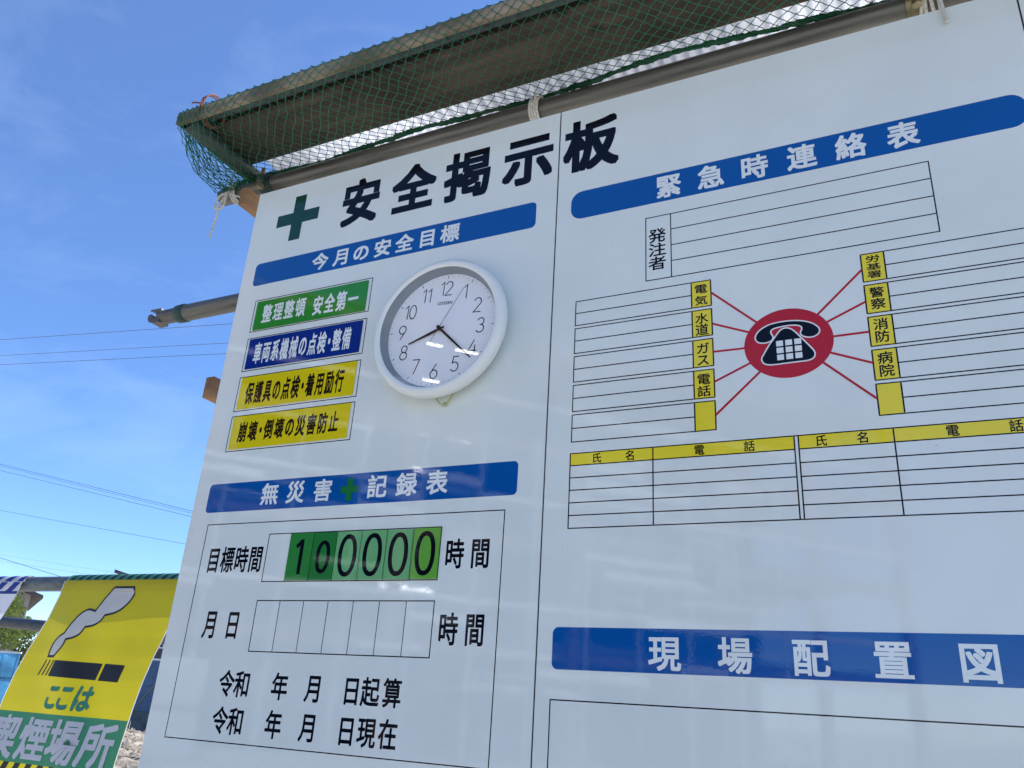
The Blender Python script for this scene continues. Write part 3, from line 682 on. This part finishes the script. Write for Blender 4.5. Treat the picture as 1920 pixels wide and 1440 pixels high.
def safety_net():
    rnd = random.Random(4); mb = MB(); hx = .0152; rows = 21; nodes = {}
    xs = []; x = -1.700
    while x < 2.25:
        xs.append(x); x += hx*(.6+.4*min(1, (x+1.705)/.16))
    ph = [rnd.uniform(0, 6.28) for _ in range(6)]
    for i, x in enumerate(xs):
        for j in range(rows):
            if (i+j) % 2: continue
            tot = (rope_pt(x)-Vector((x, -.2095, 2.902))).length+.056
            d = tot*j/(rows-1)
            wob = .0035*math.sin(x*23+ph[0])*math.sin(d*30+ph[1])+.0028*math.sin(x*51+d*44+ph[2])
            bunch = math.exp(-((x+1.66)/.05)**2)
            near = max(0, 1-d/.06)
            xx = x+wob+rnd.uniform(-.0016, .0016)+.02*math.sin(d*17)*bunch
            # gathered towards the ties
            for tx in (-.685, .165): xx += (tx-xx)*near*.65*math.exp(-((xx-tx)/.07)**2)
            p = net_pt(xx, max(0, d+rnd.uniform(-.0018, .0018)+.003*math.sin(x*31+ph[3])))
            nodes[(i, j)] = p
    def strand(a, b, k=3):
        P = [a]; n = Vector((rnd.uniform(-1, 1), rnd.uniform(-1, 1), rnd.uniform(-1, 1)))*.0011
        for u in (.33, .67): P.append(a.lerp(b, u)+n*(1 if u < .5 else -1))
        P.append(b); mb.tube(P, .00100, 3, False)
    for (i, j), p in nodes.items():
        for q in ((i+1, j+1), (i-1, j+1)):
            if q in nodes: strand(p, nodes[q])
        # knot
        if i % 1 == 0: mb.tube([p-Vector((0, .0012, .0008)), p+Vector((0, .0012, .0008))], .0015, 4)
    # gathered flap that hangs round the left end of the canopy
    for c in range(21):
        t0 = c/20; P = []
        a = Vector((-1.640+.02*t0, -.190+.02*t0, 2.950-.01*t0)); b = Vector((-1.690+.10*t0, .030+.02*t0, 2.850+.03*t0))
        for k in range(15):
            t = k/14; p = a.lerp(b, t); s = math.sin(math.pi*t)*(1-t0*.55)
            p += Vector((-.014*s, -.012*s, -.042*s))+Vector((rnd.uniform(-1, 1), rnd.uniform(-1, 1), rnd.uniform(-1, 1)))*.0042; P.append(p)
        mb.tube(P, .00120, 4, False)
        if c:
            for k in range(c % 2, 15, 2): mb.tube([prev[k], P[min(14, max(0, k+rnd.choice((-1, 1))))]], .00110, 3, False)
        prev = P
    t = empty('safety_net', 'green knotted safety net stretched under the canopy', 'net', loc=(-1.7, .05, 2.88))
    keep(mb.build('mesh_netting', M['net']), t)
    # border rope of bundled mesh
    rm = MB()
    for s in range(6):
        P = []; n = 620; p0 = rnd.uniform(0, 6.28)
        for k in range(n):
            x = -1.705+(2.25+1.705)*k/n; a = 2*math.pi*x/.055+s*math.pi/3; rr = .0040+.0018*math.sin(x*37+p0)
            c = rope_pt(x); P.append(c+Vector((rnd.uniform(-.0012, .0012), rr*math.cos(a), rr*math.sin(a))))
        rm.tube(P, .0027 if s < 3 else .0019, 5, False)
    for _ in range(700):     # loose fibres and short loops
        x = rnd.uniform(-1.70, 1.2) if rnd.random() > .35 else rnd.uniform(-1.70, -1.0); c = rope_pt(x); v = Vector((rnd.uniform(-1, 1), rnd.uniform(-.8, .8), rnd.uniform(-.6, .9)))*rnd.uniform(.006, .015)
        rm.tube([c, c+v*.6+Vector((.003, 0, 0)), c+v], .0010, 3, False)
    keep(rm.build('border_rope', M['net_rope'], smooth=True), t)
safety_net()

# ---------------------------------------------------------------- white ropes
def rope_tube(mb, P, r=.0032, k=8):
    Q = []
    for i in range(len(P)-1):
        p0, p1, p2, p3 = [Vector(P[max(0, min(len(P)-1, i+a))]) for a in (-1, 0, 1, 2)]
        for j in range(5):
            t = j/5; Q.append(.5*((2*p1)+(-p0+p2)*t+(2*p0-5*p1+4*p2-p3)*t*t+(-p0+3*p1-3*p2+p3)*t**3))
    Q.append(Vector(P[-1])); mb.tube(Q, r, k)
mb = MB()
for k in range(3):
    x = -1.668+k*.007; rope_tube(mb, [(x+.003*math.sin(q), .07+.030*math.cos(q), 2.872+.030*math.sin(q)) for q in [2*math.pi*i/12 for i in range(13)]], .0030)
rope_tube(mb, [(-1.665, .035, 2.856), (-1.682, .022, 2.838), (-1.692, .020, 2.812), (-1.690, .022, 2.795), (-1.680, .020, 2.797), (-1.670, .024, 2.822), (-1.662, .030, 2.852)], .0030)
rope_tube(mb, [(-1.662, .032, 2.855), (-1.655, .022, 2.835), (-1.652, .018, 2.808), (-1.657, .018, 2.790), (-1.668, .018, 2.788), (-1.672, .020, 2.805), (-1.664, .028, 2.848)], .0030)
rope_tube(mb, [(-1.664, .030, 2.850), (-1.672, .020, 2.810), (-1.681, .024, 2.775), (-1.688, .028, 2.745), (-1.695, .030, 2.702)], .0028)
rope_tube(mb, [(-1.660, .030, 2.850), (-1.640, .034, 2.838), (-1.615, .050, 2.832), (-1.59, .08, 2.835)], .0030)
rope_tube(mb, [(-1.660, .030, 2.862), (-1.657, .028, 2.880), (-1.664, .03, 2.898)], .0030)
tag(mb.build('rope_tie', M['rope'], smooth=True), 'white rope bow with a long tail at the left end of the top pipe', 'rope', 'white rope ties on the top pipe')
mb = MB()
for k in range(4):
    x = -.698+k*.0065; rope_tube(mb, [(x+.004*math.sin(q), .07+.031*math.cos(q), 2.872+.031*math.sin(q)) for q in [2*math.pi*i/12 for i in range(13)]], .0034)
rope_tube(mb, [(-.690, .045, 2.905), (-.683, .036, 2.895), (-.680, .034, 2.878)], .0034)
tag(mb.build('rope_tie', M['rope'], smooth=True), 'white rope wound round the top pipe above the joint of the two panels', 'rope', 'white rope ties on the top pipe')
mb = MB()
for k in range(4):
    x = .163+k*.0075; rope_tube(mb, [(x+.006*math.sin(q+k), .07+.032*math.cos(q), 2.872+.032*math.sin(q)) for q in [2*math.pi*i/12 for i in range(13)]], .0036)
rope_tube(mb, [(.160, .045, 2.905), (.168, .030, 2.880), (.182, .012, 2.850), (.186, -.004, 2.815), (.184, -.008, 2.790), (.186, -.009, 2.764), (.188, -.009, 2.742)], .0036)
rope_tube(mb, [(.188, .040, 2.900), (.180, .028, 2.870), (.186, .010, 2.835), (.186, -.004, 2.812)], .0034)
rope_tube(mb, [(.1875, -.009, 2.746), (.189, -.010, 2.738)], .0045)
tag(mb.build('rope_tie', M['rope'], smooth=True), 'white rope whose short tail hangs over the board at the upper right', 'rope', 'white rope ties on the top pipe')

# ================================================================= BANNERS AND RAILS
pipe('grey upper rail that the yellow smoking banner hangs from', (-5.6, .45, 1.795), (-1.1, .45, 1.795), .0243, 'rail_grey', name='rail_pipe', rings=4)
pipe('dark lower rail behind the banners', (-6.2, 1.1, 1.85), (-.9, 1.1, 1.592), .0243, 'rail_dark', name='rail_pipe')
pipe('grey rail post left of the picture', (-5.0, .50, 0), (-5.0, .50, 1.83), .0243, 'rail_grey', name='rail_post')
pipe('grey rail post hidden behind the board', (-1.25, .50, 0), (-1.25, .50, 1.83), .0243, 'rail_grey', name='rail_post')
BZ = [.85, 1.0, 1.15, 1.2, 1.293, 1.392, 1.419, 1.458, 1.525, 1.59, 1.677, 1.732, 1.780, 1.801]
BY = [.20, .235, .272, .285, .295, .310, .314, .321, .335, .356, .387, .405, .4195, .4215]
def bsurf(X, z, sx, W, k=0, amp=.0035, seed=0.):
    """hanging sheet: below the rail it swings out, at the rail it wraps over the pipe"""
    off = .0006+.00005*k
    if z > 1.800:
        q = min(math.pi*.98, (z-1.800)/.0257); return (X, .45-(.0262+off)*math.cos(q), 1.796+(.0262+off)*math.sin(q))
    y = sum(interp(z+.02*k_, BZ, BY) for k_ in (-2, -1, 0, 1, 2) if z+.02*k_ <= 1.801)/sum(1 for k_ in (-2, -1, 0, 1, 2) if z+.02*k_ <= 1.801)+.012*(X-sx)/W*min(1, (1.80-z)*6)+amp*math.sin((X-sx)/W*7+seed+2.2*math.sin(z*5+seed))*min(1, (1.80-z)*8)+.0022*math.sin(z*13+(X-sx)*19+1.5*math.sin((X-sx)*9+z*7)+seed)*min(1, (1.80-z)*8)
    return (X, y-off, z)
def bpatch(mb, f, x0, x1, z0, z1, nx=10, nz=10, k=0, edge=None):
    n = len(mb.v)
    for j in range(nz+1):
        for i in range(nx+1): mb.v.append(f(x0+(x1-x0)*i/nx, z0+(z1-z0)*j/nz, k))
    for j in range(nz):
        for i in range(nx): a = n+j*(nx+1)+i; mb.f.append((a, a+1, a+nx+2, a+nx+1))
def bpoly(mb, f, pts, k):
    """fill a flat outline, cut into small pieces so that it follows the cloth"""
    from mathutils.geometry import delaunay_2d_cdt
    q_ = []
    for i, a in enumerate(pts):
        b = pts[(i+1) % len(pts)]; m_ = max(1, int(math.hypot(b[0]-a[0], b[1]-a[1])/.008))
        q_ += [(a[0]+(b[0]-a[0])*j/m_, a[1]+(b[1]-a[1])*j/m_) for j in range(m_)]
    pts = q_
    xs = [p[0] for p in pts]; zs = [p[1] for p in pts]; V = [Vector(p) for p in pts]; n = len(V)
    E_ = [(i, (i+1) % n) for i in range(n)]
    x = min(xs)
    while x < max(xs):
        z = min(zs)
        while z < max(zs): V.append(Vector((x, z))); z += .012
        x += .012
    vo, eo, fo, *_ = delaunay_2d_cdt(V, E_, [list(range(n))], 1, 1e-5)
    m0 = len(mb.v); mb.v += [f(v.x, v.y, k) for v in vo]; mb.f += [tuple(m0+i for i in q) for q in fo]
SX, SW = -2.463, .533
F1 = lambda X, z, k=0: bsurf(X, z, SX, SW, k)
yb = empty('smoking_area_banner', 'yellow banner with a smoking cigarette picture hanging from the grey rail', 'banner', loc=(SX+SW/2, .42, .9))
mb = MB(); bpatch(mb, F1, SX, SX+SW, .92, 1.862, 44, 240); keep(mb.build('cloth_sheet', M['ban_yellow'], smooth=True), yb)
mb = MB(); hem = MB()
for a, b in ((SX-.0035, SX), (SX+SW, SX+SW+.0035)): bpatch(hem, F1, a, b, .92, 1.862, 1, 240, 1)
keep(hem.build('hem', M['ban_white'], smooth=True), yb)
mb = MB(); bpatch(mb, F1, SX, SX+SW, 1.806, 1.862, 44, 16, 4); keep(mb.build('green_top_edge', M['ban_green']), yb)
mb = MB(); x = SX+.012
while x < SX+SW-.02:
    n = len(mb.v)
    for j in range(9):
        u = j/8; z = 1.806+.056*u; mb.v.append(F1(x+.030*u, z, 12)); mb.v.append(F1(x+.018+.030*u if x+.018+.030*u < SX+SW else SX+SW, z, 12))
    for j in range(8): a = n+2*j; mb.f.append((a, a+1, a+3, a+2))
    x += .0372
keep(mb.build('black_slanted_stripes', M['ban_black']), yb)
S = lambda P: [(SX+a, b) for a, b in P]
sm = [(.109, 1.564), (.100, 1.600), (.108, 1.622), (.125, 1.634), (.131, 1.664), (.143, 1.692), (.169, 1.708), (.205, 1.703), (.223, 1.748), (.245, 1.777), (.329, 1.777), (.339, 1.753), (.327, 1.722), (.298, 1.700), (.256, 1.690), (.248, 1.671), (.226, 1.659), (.197, 1.654), (.190, 1.632), (.168, 1.620), (.147, 1.616), (.149, 1.594), (.136, 1.565)]
def soft(P, keepc): # round the puffs, keep the waists sharp
    out = []
    n = len(P)
    for i in range(n):
        p0, p1, p2, p3 = P[i-1], P[i], P[(i+1) % n], P[(i+2) % n]
        for j in range(3):
            t = j/3; t0 = 0 if i in keepc else 1; t1 = 0 if (i+1) % n in keepc else 1
            m0 = ((p2[0]-p0[0])/2*t0+(p2[0]-p1[0])*(1-t0)*1.0, (p2[1]-p0[1])/2*t0+(p2[1]-p1[1])*(1-t0))
            m1 = ((p3[0]-p1[0])/2*t1+(p2[0]-p1[0])*(1-t1), (p3[1]-p1[1])/2*t1+(p2[1]-p1[1])*(1-t1))
            h = (2*t**3-3*t*t+1, t**3-2*t*t+t, -2*t**3+3*t*t, t**3-t*t)
            out.append((h[0]*p1[0]+h[1]*m0[0]+h[2]*p2[0]+h[3]*m1[0], h[0]*p1[1]+h[1]*m0[1]+h[2]*p2[1]+h[3]*m1[1]))
    return out
smc = soft(sm, {0, 3, 7, 9, 10, 14, 17, 20, 22})
mb = MB(); bpoly(mb, F1, S(smc), 14); keep(mb.build('smoke_picture', M['ban_white']), yb)
mb = MB(); rb_ = MB(); ribbon(rb_, S(smc), .0068, 0, True)
for f_ in rb_.f: bpoly(mb, F1, [(rb_.v[i][0], rb_.v[i][2]) for i in f_], 20)
cut = [q for q in [(SX+.105, 1.554), ]]
for a, b, c, d in ((.1045, .1105, .101, .107), (.1225, .1285, .119, .125), (.1405, .1465, .137, .143)):
    bpoly(mb, F1, S([(c, 1.5105), (d, 1.5105), (b+.002, 1.5545), (a+.002, 1.5545)]), 18)
bpoly(mb, F1, S([(.152, 1.509), (.3475, 1.505), (.3475, 1.551), (.152, 1.5545)]), 18)
bpoly(mb, F1, S([(.3575, 1.5045), (.4385, 1.503), (.4385, 1.5495), (.3575, 1.5515)]), 18)
keep(mb.build('cigarette_picture', M['ban_black']), yb)
for ch, cx, w_ in (('こ', .210, .062), ('こ', .263, .062), ('は', .331, .072)):
    mb = MB(); glyph(mb, ch, SX+cx, 1.4555, w_, .075, .045, RD, 0, lambda X, z, k: F1(X, z, 30+k*.4)); keep(mb.build('printed_character', M['ban_green']), yb)
mb = MB(); bpatch(mb, F1, SX+.001, SX+SW-.001, 1.279, 1.4085, 44, 36, 8); keep(mb.build('green_band', M['ban_green']), yb)
for ch, cx in zip('喫煙場所', (.066, .199, .322, .450)):
    mb = MB(); glyph(mb, ch, SX+cx, 1.3425, .118, .110, .028, SQ, 0, lambda X, z, k: F1(X, z, 34+k*.5)); keep(mb.build('printed_character', M['ban_white']), yb)
mb = MB(); x = SX+.001
while x < SX+SW-.05:
    bpoly(mb, F1, [(x, 1.246), (x+.024, 1.246), (x+.036, 1.279), (x+.012, 1.279)], 8); x += .048
keep(mb.build('black_slanted_stripes', M['ban_black']), yb)
# white and blue banner
TX, TW = -3.22, .540
F2 = lambda X, z, k=0: bsurf(X-(max(0, 1.79-z)*.28-max(0, 1.60-z)*.1), z, TX, TW, k, .010, 2.)
wb = empty('white_banner', 'white banner with blue slanted stripes on its top edge at the left border', 'banner', loc=(TX+TW/2, .42, .95))
mb = MB(); bpatch(mb, F2, TX, TX+TW, .92, 1.862, 44, 240); keep(mb.build('cloth_sheet', M['ban_white'], smooth=True), wb)
mb = MB(); x = TX+.01
while x < TX+TW-.04:
    n = len(mb.v)
    for j in range(13):
        u = j/12; z = 1.766+.094*u; s_ = .055*u**.7; mb.v.append(F2(x+s_, z, 6)); mb.v.append(F2(min(TX+TW-.006, x+.034+s_), z, 6))
    for j in range(12): a = n+2*j; mb.f.append((a, a+1, a+3, a+2))
    x += .066
bpatch(mb, F2, TX, TX+TW-.002, 1.758, 1.7675, 44, 4, 8); keep(mb.build('blue_stripes', M['ban_blue']), wb)

# ================================================================= BACKGROUND
def hoarding(name, label, p0, p1, mat, h, wpan, grime):
    p0, p1 = Vector(p0), Vector(p1); d = (p1-p0); Ln = d.length; d.normalize(); ang = math.atan2(d.y, d.x)
    t = empty(name, label, 'fence', loc=(*p0, 0)); t.rotation_euler.z = ang
    n = int(Ln/wpan); me = None; prof = [(0, 0), (.03, .0), (.05, .022), (.20, .022), (.22, 0), (.28, 0), (.30, .022), (.45, .022), (.47, 0), (.5, 0)]
    for i in range(n):
        for k in range(3):
            z0 = .10+k*(h-.1)/3; z1 = z0+(h-.1)/3-.018
            key = (k == 0 and grime, )
            if me is None: me = {}
            if key not in me:
                mb = MB()
                for zz in (0, z1-z0):
                    for a, b in prof: mb.v.append((a/.5*(wpan-.012), -b, zz))
                q = len(prof)
                for a in range(q-1): mb.f.append((a, a+1, q+a+1, q+a))
                o = mb.build('hoarding_panel', M['fence_grime'] if key[0] else mat, t); me[key] = o.data
                sm_ = o.modifiers.new('thickness', 'SOLIDIFY'); sm_.thickness = .004
            else:
                o = bpy.data.objects.new('hoarding_panel', me[key]); col.objects.link(o); o.parent = t
            o.location = (i*wpan, 0, z0)
    mb = MB(); mb.box(0, n*wpan, -.035, .02, h-.015, h+.035); mb.build('top_rail', M['rail_white'], t)
    mb = MB()
    for k in (1, 2): mb.box(0, n*wpan, -.018, .02, .10+k*(h-.1)/3-.022, .10+k*(h-.1)/3+.002)
    mb.build('joint_rail', M['rail_dark'], t)
    for i in range(0, n+1, 4):
        mb = MB(); mb.box(i*wpan-.03, i*wpan+.03, .03, .09, 0, h); mb.build('fence_post', M['rail_white'], t)
hoarding('site_hoarding', 'dark blue steel hoarding with grimy foot, seen between the yellow banner and the board', (-23.0, 15.4), (-10.0, 21.2), M['fence_dark'], 2.22, .9, True)
hoarding('site_hoarding', 'bright light blue sheet hoarding left of the yellow banner', (-34.5, 10.1), (-23.4, 15.1), M['fence_light'], 2.16, .9, False)
pipe('pale leaning prop pole against the dark blue hoarding', (-20.6, 15.9, 0), (-19.6, 16.4, 1.75), .03, 'rail_grey', name='prop_pole')
def tree(label, cx, cy, h, rad, seed, n=5200, mat='leaf'):
    t = empty('tree', label, 'tree', 'trees beyond the hoarding', (cx, cy, 0)); rnd = random.Random(seed)
    mb = MB(); mb.tube([(0, 0, 0), (.05, .03, h*.3), (-.04, 0, h*.55), (.05, 0, h*.9)], [.16, .12, .08, .02], 8)
    clumps = []
    for i in range(15):
        a = rnd.random()*6.28; z = h*rnd.uniform(.38, .95); r = rad*math.sqrt(max(.1, 1-((z/h-.62)/.42)**2))*rnd.uniform(.45, .95)
        e_ = Vector((r*math.cos(a), r*math.sin(a), z)); b_ = Vector((0, 0, z*.62)); mb.tube([b_, b_.lerp(e_, .5)+Vector((0, 0, -.08)), e_], [.05, .032, .008], 5); clumps.append((e_, rad*rnd.uniform(.28, .48)))
    clumps.append((Vector((0, 0, h*.9)), rad*.4)); mb.build('trunk', M['bark'], t, True)
    lf = MB()
    for _ in range(n):
        c, r = rnd.choice(clumps); v = Vector((rnd.gauss(0, 1), rnd.gauss(0, 1), rnd.gauss(0, .8))); v = v.normalized()*r*rnd.random()**.45; p = c+v
        a = Vector((rnd.uniform(-1, 1), rnd.uniform(-1, 1), rnd.uniform(-.7, .7))).normalized(); b = a.orthogonal().normalized(); s = rnd.uniform(.035, .085)
        lf.poly([p-a*s*1.4, p-b*s*.55, p+a*s*1.4, p+b*s*.55])
    lf.build('crown', M[mat], t)
tree('light green leafy tree showing between the two rails at the left border', -30.0, 18.0, 4.5, 1.40, 3, 9000)
tree('darker green tree further left beyond the light blue hoarding', -34.5, 17.5, 4.2, 2.0, 8, 5000, 'leaf2')
tree('low dark tree beyond the hoarding behind the yellow banner', -28.0, 20.5, 3.0, 1.2, 12, 3500, 'leaf2')
def house(label, cx, cy, w_, d_, he, hr, rz, wall='wall'):
    t = empty('house', label, 'house', 'houses beyond the hoarding', (cx, cy, 0)); t.rotation_euler.z = rz
    mb = MB(); mb.box(-w_/2, w_/2, -d_/2, d_/2, 0, he)
    for s in (-1, 1): mb.poly([(-w_/2, s*d_/2, he), (w_/2, s*d_/2, he), (0, s*d_/2, hr-.1)])
    mb.build('wall', M[wall], t)
    mb = MB(); o = .5; sl_ = (hr-he)/(w_/2)
    for s in (-1, 1):
        a = [(0, -d_/2-o, hr), (s*(w_/2+o), -d_/2-o, he-o*sl_), (s*(w_/2+o), d_/2+o, he-o*sl_), (0, d_/2+o, hr)]
        n = len(mb.v); mb.v += a+[(p[0], p[1], p[2]+.16) for p in a]
        for q in ((0, 1, 2, 3), (7, 6, 5, 4), (0, 4, 5, 1), (1, 5, 6, 2), (2, 6, 7, 3), (3, 7, 4, 0)): mb.f.append(tuple(n+i for i in q))
    mb.build('roof', M['roof'], t)
    for x in (-w_*.25, w_*.2):
        for z in (1.0, 3.4):
            if z+1.2 > he: continue
            mb = MB(); mb.box(x-.8, x+.8, -d_/2-.05, -d_/2-.01, z, z+1.2); f_ = mb.build('window', M['rail_white'], t)
            mb = MB(); mb.box(x-.72, x-.04, -d_/2-.07, -d_/2-.055, z+.07, z+1.13); mb.box(x+.04, x+.72, -d_/2-.07, -d_/2-.055, z+.07, z+1.13); mb.build('pane', M['pane'], f_)
house('house with a dark tiled roof behind the light green tree', -43.9, 24.6, 5.6, 9, 5.26, 6.15, R(58.7))
t = empty('house', 'dark lean-to house whose roof tip pokes above the striped banner edge', 'house', 'houses beyond the hoarding', (-35.3, 26.6, 0)); t.rotation_euler.z = R(30)
mb = MB(); n = 0; mb.v += [(x, y_, z) for y_ in (0, 6) for x, z in ((0, 0), (7, 0), (7, 4.75), (0, 6.50))]
for q in ((0, 1, 2, 3), (7, 6, 5, 4), (0, 3, 7, 4), (1, 5, 6, 2), (3, 2, 6, 7)): mb.f.append(q)
mb.build('wall', M['wall_dark'], t)
mb = MB(); mb.v += [(x, y_, z+dz) for y_ in (-.4, 6.4) for dz in (0, .16) for x, z in ((-.05, 6.56), (7.4, 4.70))]
for q in ((0, 1, 3, 2), (4, 6, 7, 5), (0, 2, 6, 4), (1, 5, 7, 3), (2, 3, 7, 6), (0, 4, 5, 1)): mb.f.append(q)
mb.build('roof', M['roof'], t)
mb = MB(); mb.box(1.2, 3.0, -.06, -.01, 3.2, 4.3); f_ = mb.build('window', M['rail_white'], t)
mb = MB(); mb.box(1.28, 2.06, -.09, -.065, 3.27, 4.23); mb.box(2.14, 2.92, -.09, -.065, 3.27, 4.23); mb.build('pane', M['pane'], f_)
def wire(label, x0, z0, x1, z1, Y, r=.016, grp='overhead wires', sag=0.):
    """overhead cable in the plane y = Y through two points, carried on beyond both ends"""
    P = []
    for i in range(25):
        t = -1.2+3.4*i/24; P.append((x0+(x1-x0)*t, Y, z0+(z1-z0)*t+sag*4*(t-.5)**2-sag))
    mb = MB(); mb.tube(P, r*.52, 6); tag(mb.build('overhead_wire', M['cable'], smooth=True), label, 'wire', grp)
wire('topmost of the three wires that run behind the hooked pipe', -28.486, 12.719, -17.115, 11.551, 14, 0.014)
wire('middle of the three wires below the hooked pipe', -28.163, 12.041, -17.1, 10.921, 14, 0.012)
wire('lowest of the three wires below the hooked pipe', -27.984, 11.665, -17.094, 10.577, 14, 0.013)
wire('upper wire of the close pair crossing the sky beside the second blue heading', -33.018, 9.559, -21.619, 7.077, 18, 0.016)
wire('middle wire of the close group crossing the sky beside the second blue heading', -32.985, 9.488, -21.597, 7.003, 18, 0.012)
wire('lower wire of the close group crossing the sky beside the second blue heading', -32.884, 9.277, -21.615, 6.893, 18, 0.014)
wire('single sloping wire low in the sky beside the target hours table', -32.076, 7.577, -21.69, 5.973, 18, 0.013)
wire('dark wire sloping down to the rail at the left border', -31.177, 5.688, -27.501, 4.963, 18, 0.018)
wire('faint thin wire low over the rail, higher of the faint ones', -37.695, 6.702, -29.219, 5.723, 22, 0.006)
wire('faint thin wire low over the rail, just above the dark wire', -37.554, 6.405, -30.136, 5.602, 22, 0.007)

# ---------------------------------------------------------------- steel frame building behind the viewer (seen mirrored in the board)
BA = math.atan2(-.72, .69)
bl = empty('steel_frame_building', 'open steel frame building with red primer columns, mirrored in the glossy board', 'building', loc=(-12.96, -18.65, 0))
bl.rotation_euler.z = BA      # local +x runs along the facade, local -y goes back into the building
FL = (3.3, 6.5, 9.7, 13.1)
for i, s in enumerate((-11.5, -6, -.45, 5.2, 10.6, 14.6, 18.6)):
    for d_ in (0, -9):
        mb = MB()
        for q in ((-.17, .17, .15, .17), (-.17, .17, -.17, -.15), (-.02, .02, -.15, .15)): mb.box(s+q[0], s+q[1], d_+q[2], d_+q[3], 0, 13.4)
        mb.build('column', M['primer'], bl)
for z in FL:
    for d_ in (0, -9):
        mb = MB(); mb.box(-11.3, 18.4, d_-.12, d_+.12, z-.02, z); mb.box(-11.3, 18.4, d_-.12, d_+.12, z-.42, z-.40); mb.box(-11.3, 18.4, d_-.02, d_+.02, z-.40, z-.02); mb.build('beam', M['primer'], bl)
    if z < 13:
        mb = MB(); mb.box(-11.4, 18.5, -9.1, -.2, z+.002, z+.14); mb.build('floor_deck', M['deck'], bl)
mb = MB(); mb.box(-11.4, 18.5, -9.1, .05, 13.102, 13.25); mb.build('roof_deck', M['deck'], bl)
mb = MB(); mb.box(-11.4, 18.5, -9.35, -9.25, 0, 13.1); mb.build('rear_wall', M['sheet'], bl)
for z in (4.3, 7.5, 10.7):
    mb = MB(); mb.box(-11.3, 18.4, .20, .26, z, z+.16); mb.build('guard_rail', M['rail_white'], bl)
mb = MB(); mb.box(5.3, 9.2, .30, .55, 10.45, 10.75); mb.box(5.3, 9.2, .30, .55, 8.2, 8.5); mb.box(5.3, 9.2, .30, .55, 5.95, 6.15); mb.build('lit_slab_edge', M['rail_white'], bl)  # white slab edges, added only along the lit stretch that mirrors as streaks
rn = random.Random(21)
for k in range(46):          # scaffold boards and handrails added on the facade for mirrored bright streaks
    z = rn.choice((1.9, 2.35, 2.85, 3.6, 4.05, 4.9, 5.4, 6.6, 7.0, 7.7, 8.9)) + rn.uniform(-.04, .04); a = rn.uniform(-11, 12); ln = rn.choice((1.2, 1.8, 1.8, 3.6)); h_ = rn.choice((.05, .05, .06, .16, .24))
    mb = MB(); mb.box(a, a+ln, .45, .85 if h_ < .1 and rn.random() < .4 else .50, z, z+h_); mb.build('streak_scaffold_board', M['rail_white'], bl)
for k in range(14):
    a = -11+k*1.83; mb = MB(); mb.tube([(a, .42, 0), (a, .42, 9.6)], .045, 8); mb.build('scaffold_standard', M['rail_white'], bl, True)
for k, (x_, y_, z_) in enumerate(((-15.3, -12.9, .55), (-15.2, -12.8, 1.62))):  # bags added out of view to give a bright blob in the reflection
    t = empty('stand_in_bag', ('lower of two stacked white bags, added for a bright blob mirrored in the board', 'upper of two stacked white bags, added for a bright blob mirrored in the board')[k], 'bag', loc=(x_, y_, z_-.53))
    mb = MB(); mb.box(-.55, .55, -.5, .5, 0, 1.04); o = mb.build('bag_body', M['ban_white'], t, True, bevel=.14); o.modifiers['bevel'].segments = 4
    mb = MB()
    for sx_ in (-.4, .4): mb.tube([(sx_, -.42, .98), (sx_, -.2, 1.03), (sx_, .2, 1.03), (sx_, .42, .98)], .025, 6)
    mb.build('lifting_strap', M['rope'], t)
def lamp(s, z, k):
    c = Matrix.Translation(bl.location) @ Matrix.Rotation(BA, 4, 'Z') @ Vector((s, -.6, z))
    t = empty('tube_lamp', k, 'lamp', 'fluorescent lamps in the steel frame building', c); t.rotation_euler.z = BA
    mb = MB(); mb.box(-.42, .42, -.10, .10, .06, .14); mb.build('fixture', M['fixture'], t)
    mb = MB(); mb.box(-.40, .40, -.05, .05, -.005, .055); mb.build('tube', M['tube'], t)
for s, z, k in ((.05, 12.55, 'lit fluorescent lamp on the top storey, left one'), (1.30, 12.55, 'lit fluorescent lamp on the top storey, right one'), (.05, 11.25, 'lit fluorescent lamp hanging lower on the top storey'),
                (.05, 9.45, 'lit fluorescent lamp on the third storey, left one'), (1.30, 9.45, 'lit fluorescent lamp on the third storey, right one'),
                (.30, 8.22, 'lit fluorescent lamp hanging lower on the third storey, left one'), (1.45, 8.15, 'lit fluorescent lamp hanging lower on the third storey, right one'),
                (.50, 6.48, 'lit fluorescent lamp on the second storey, left one'), (1.60, 6.45, 'lit fluorescent lamp on the second storey, right one'),
                (-.35, 4.60, 'lit fluorescent lamp hanging lower on the second storey, left one'), (.45, 4.60, 'lit fluorescent lamp hanging lower on the second storey, right one')):
    lamp(s, z, k)
# the scattered helpers above leave nothing behind but the objects built
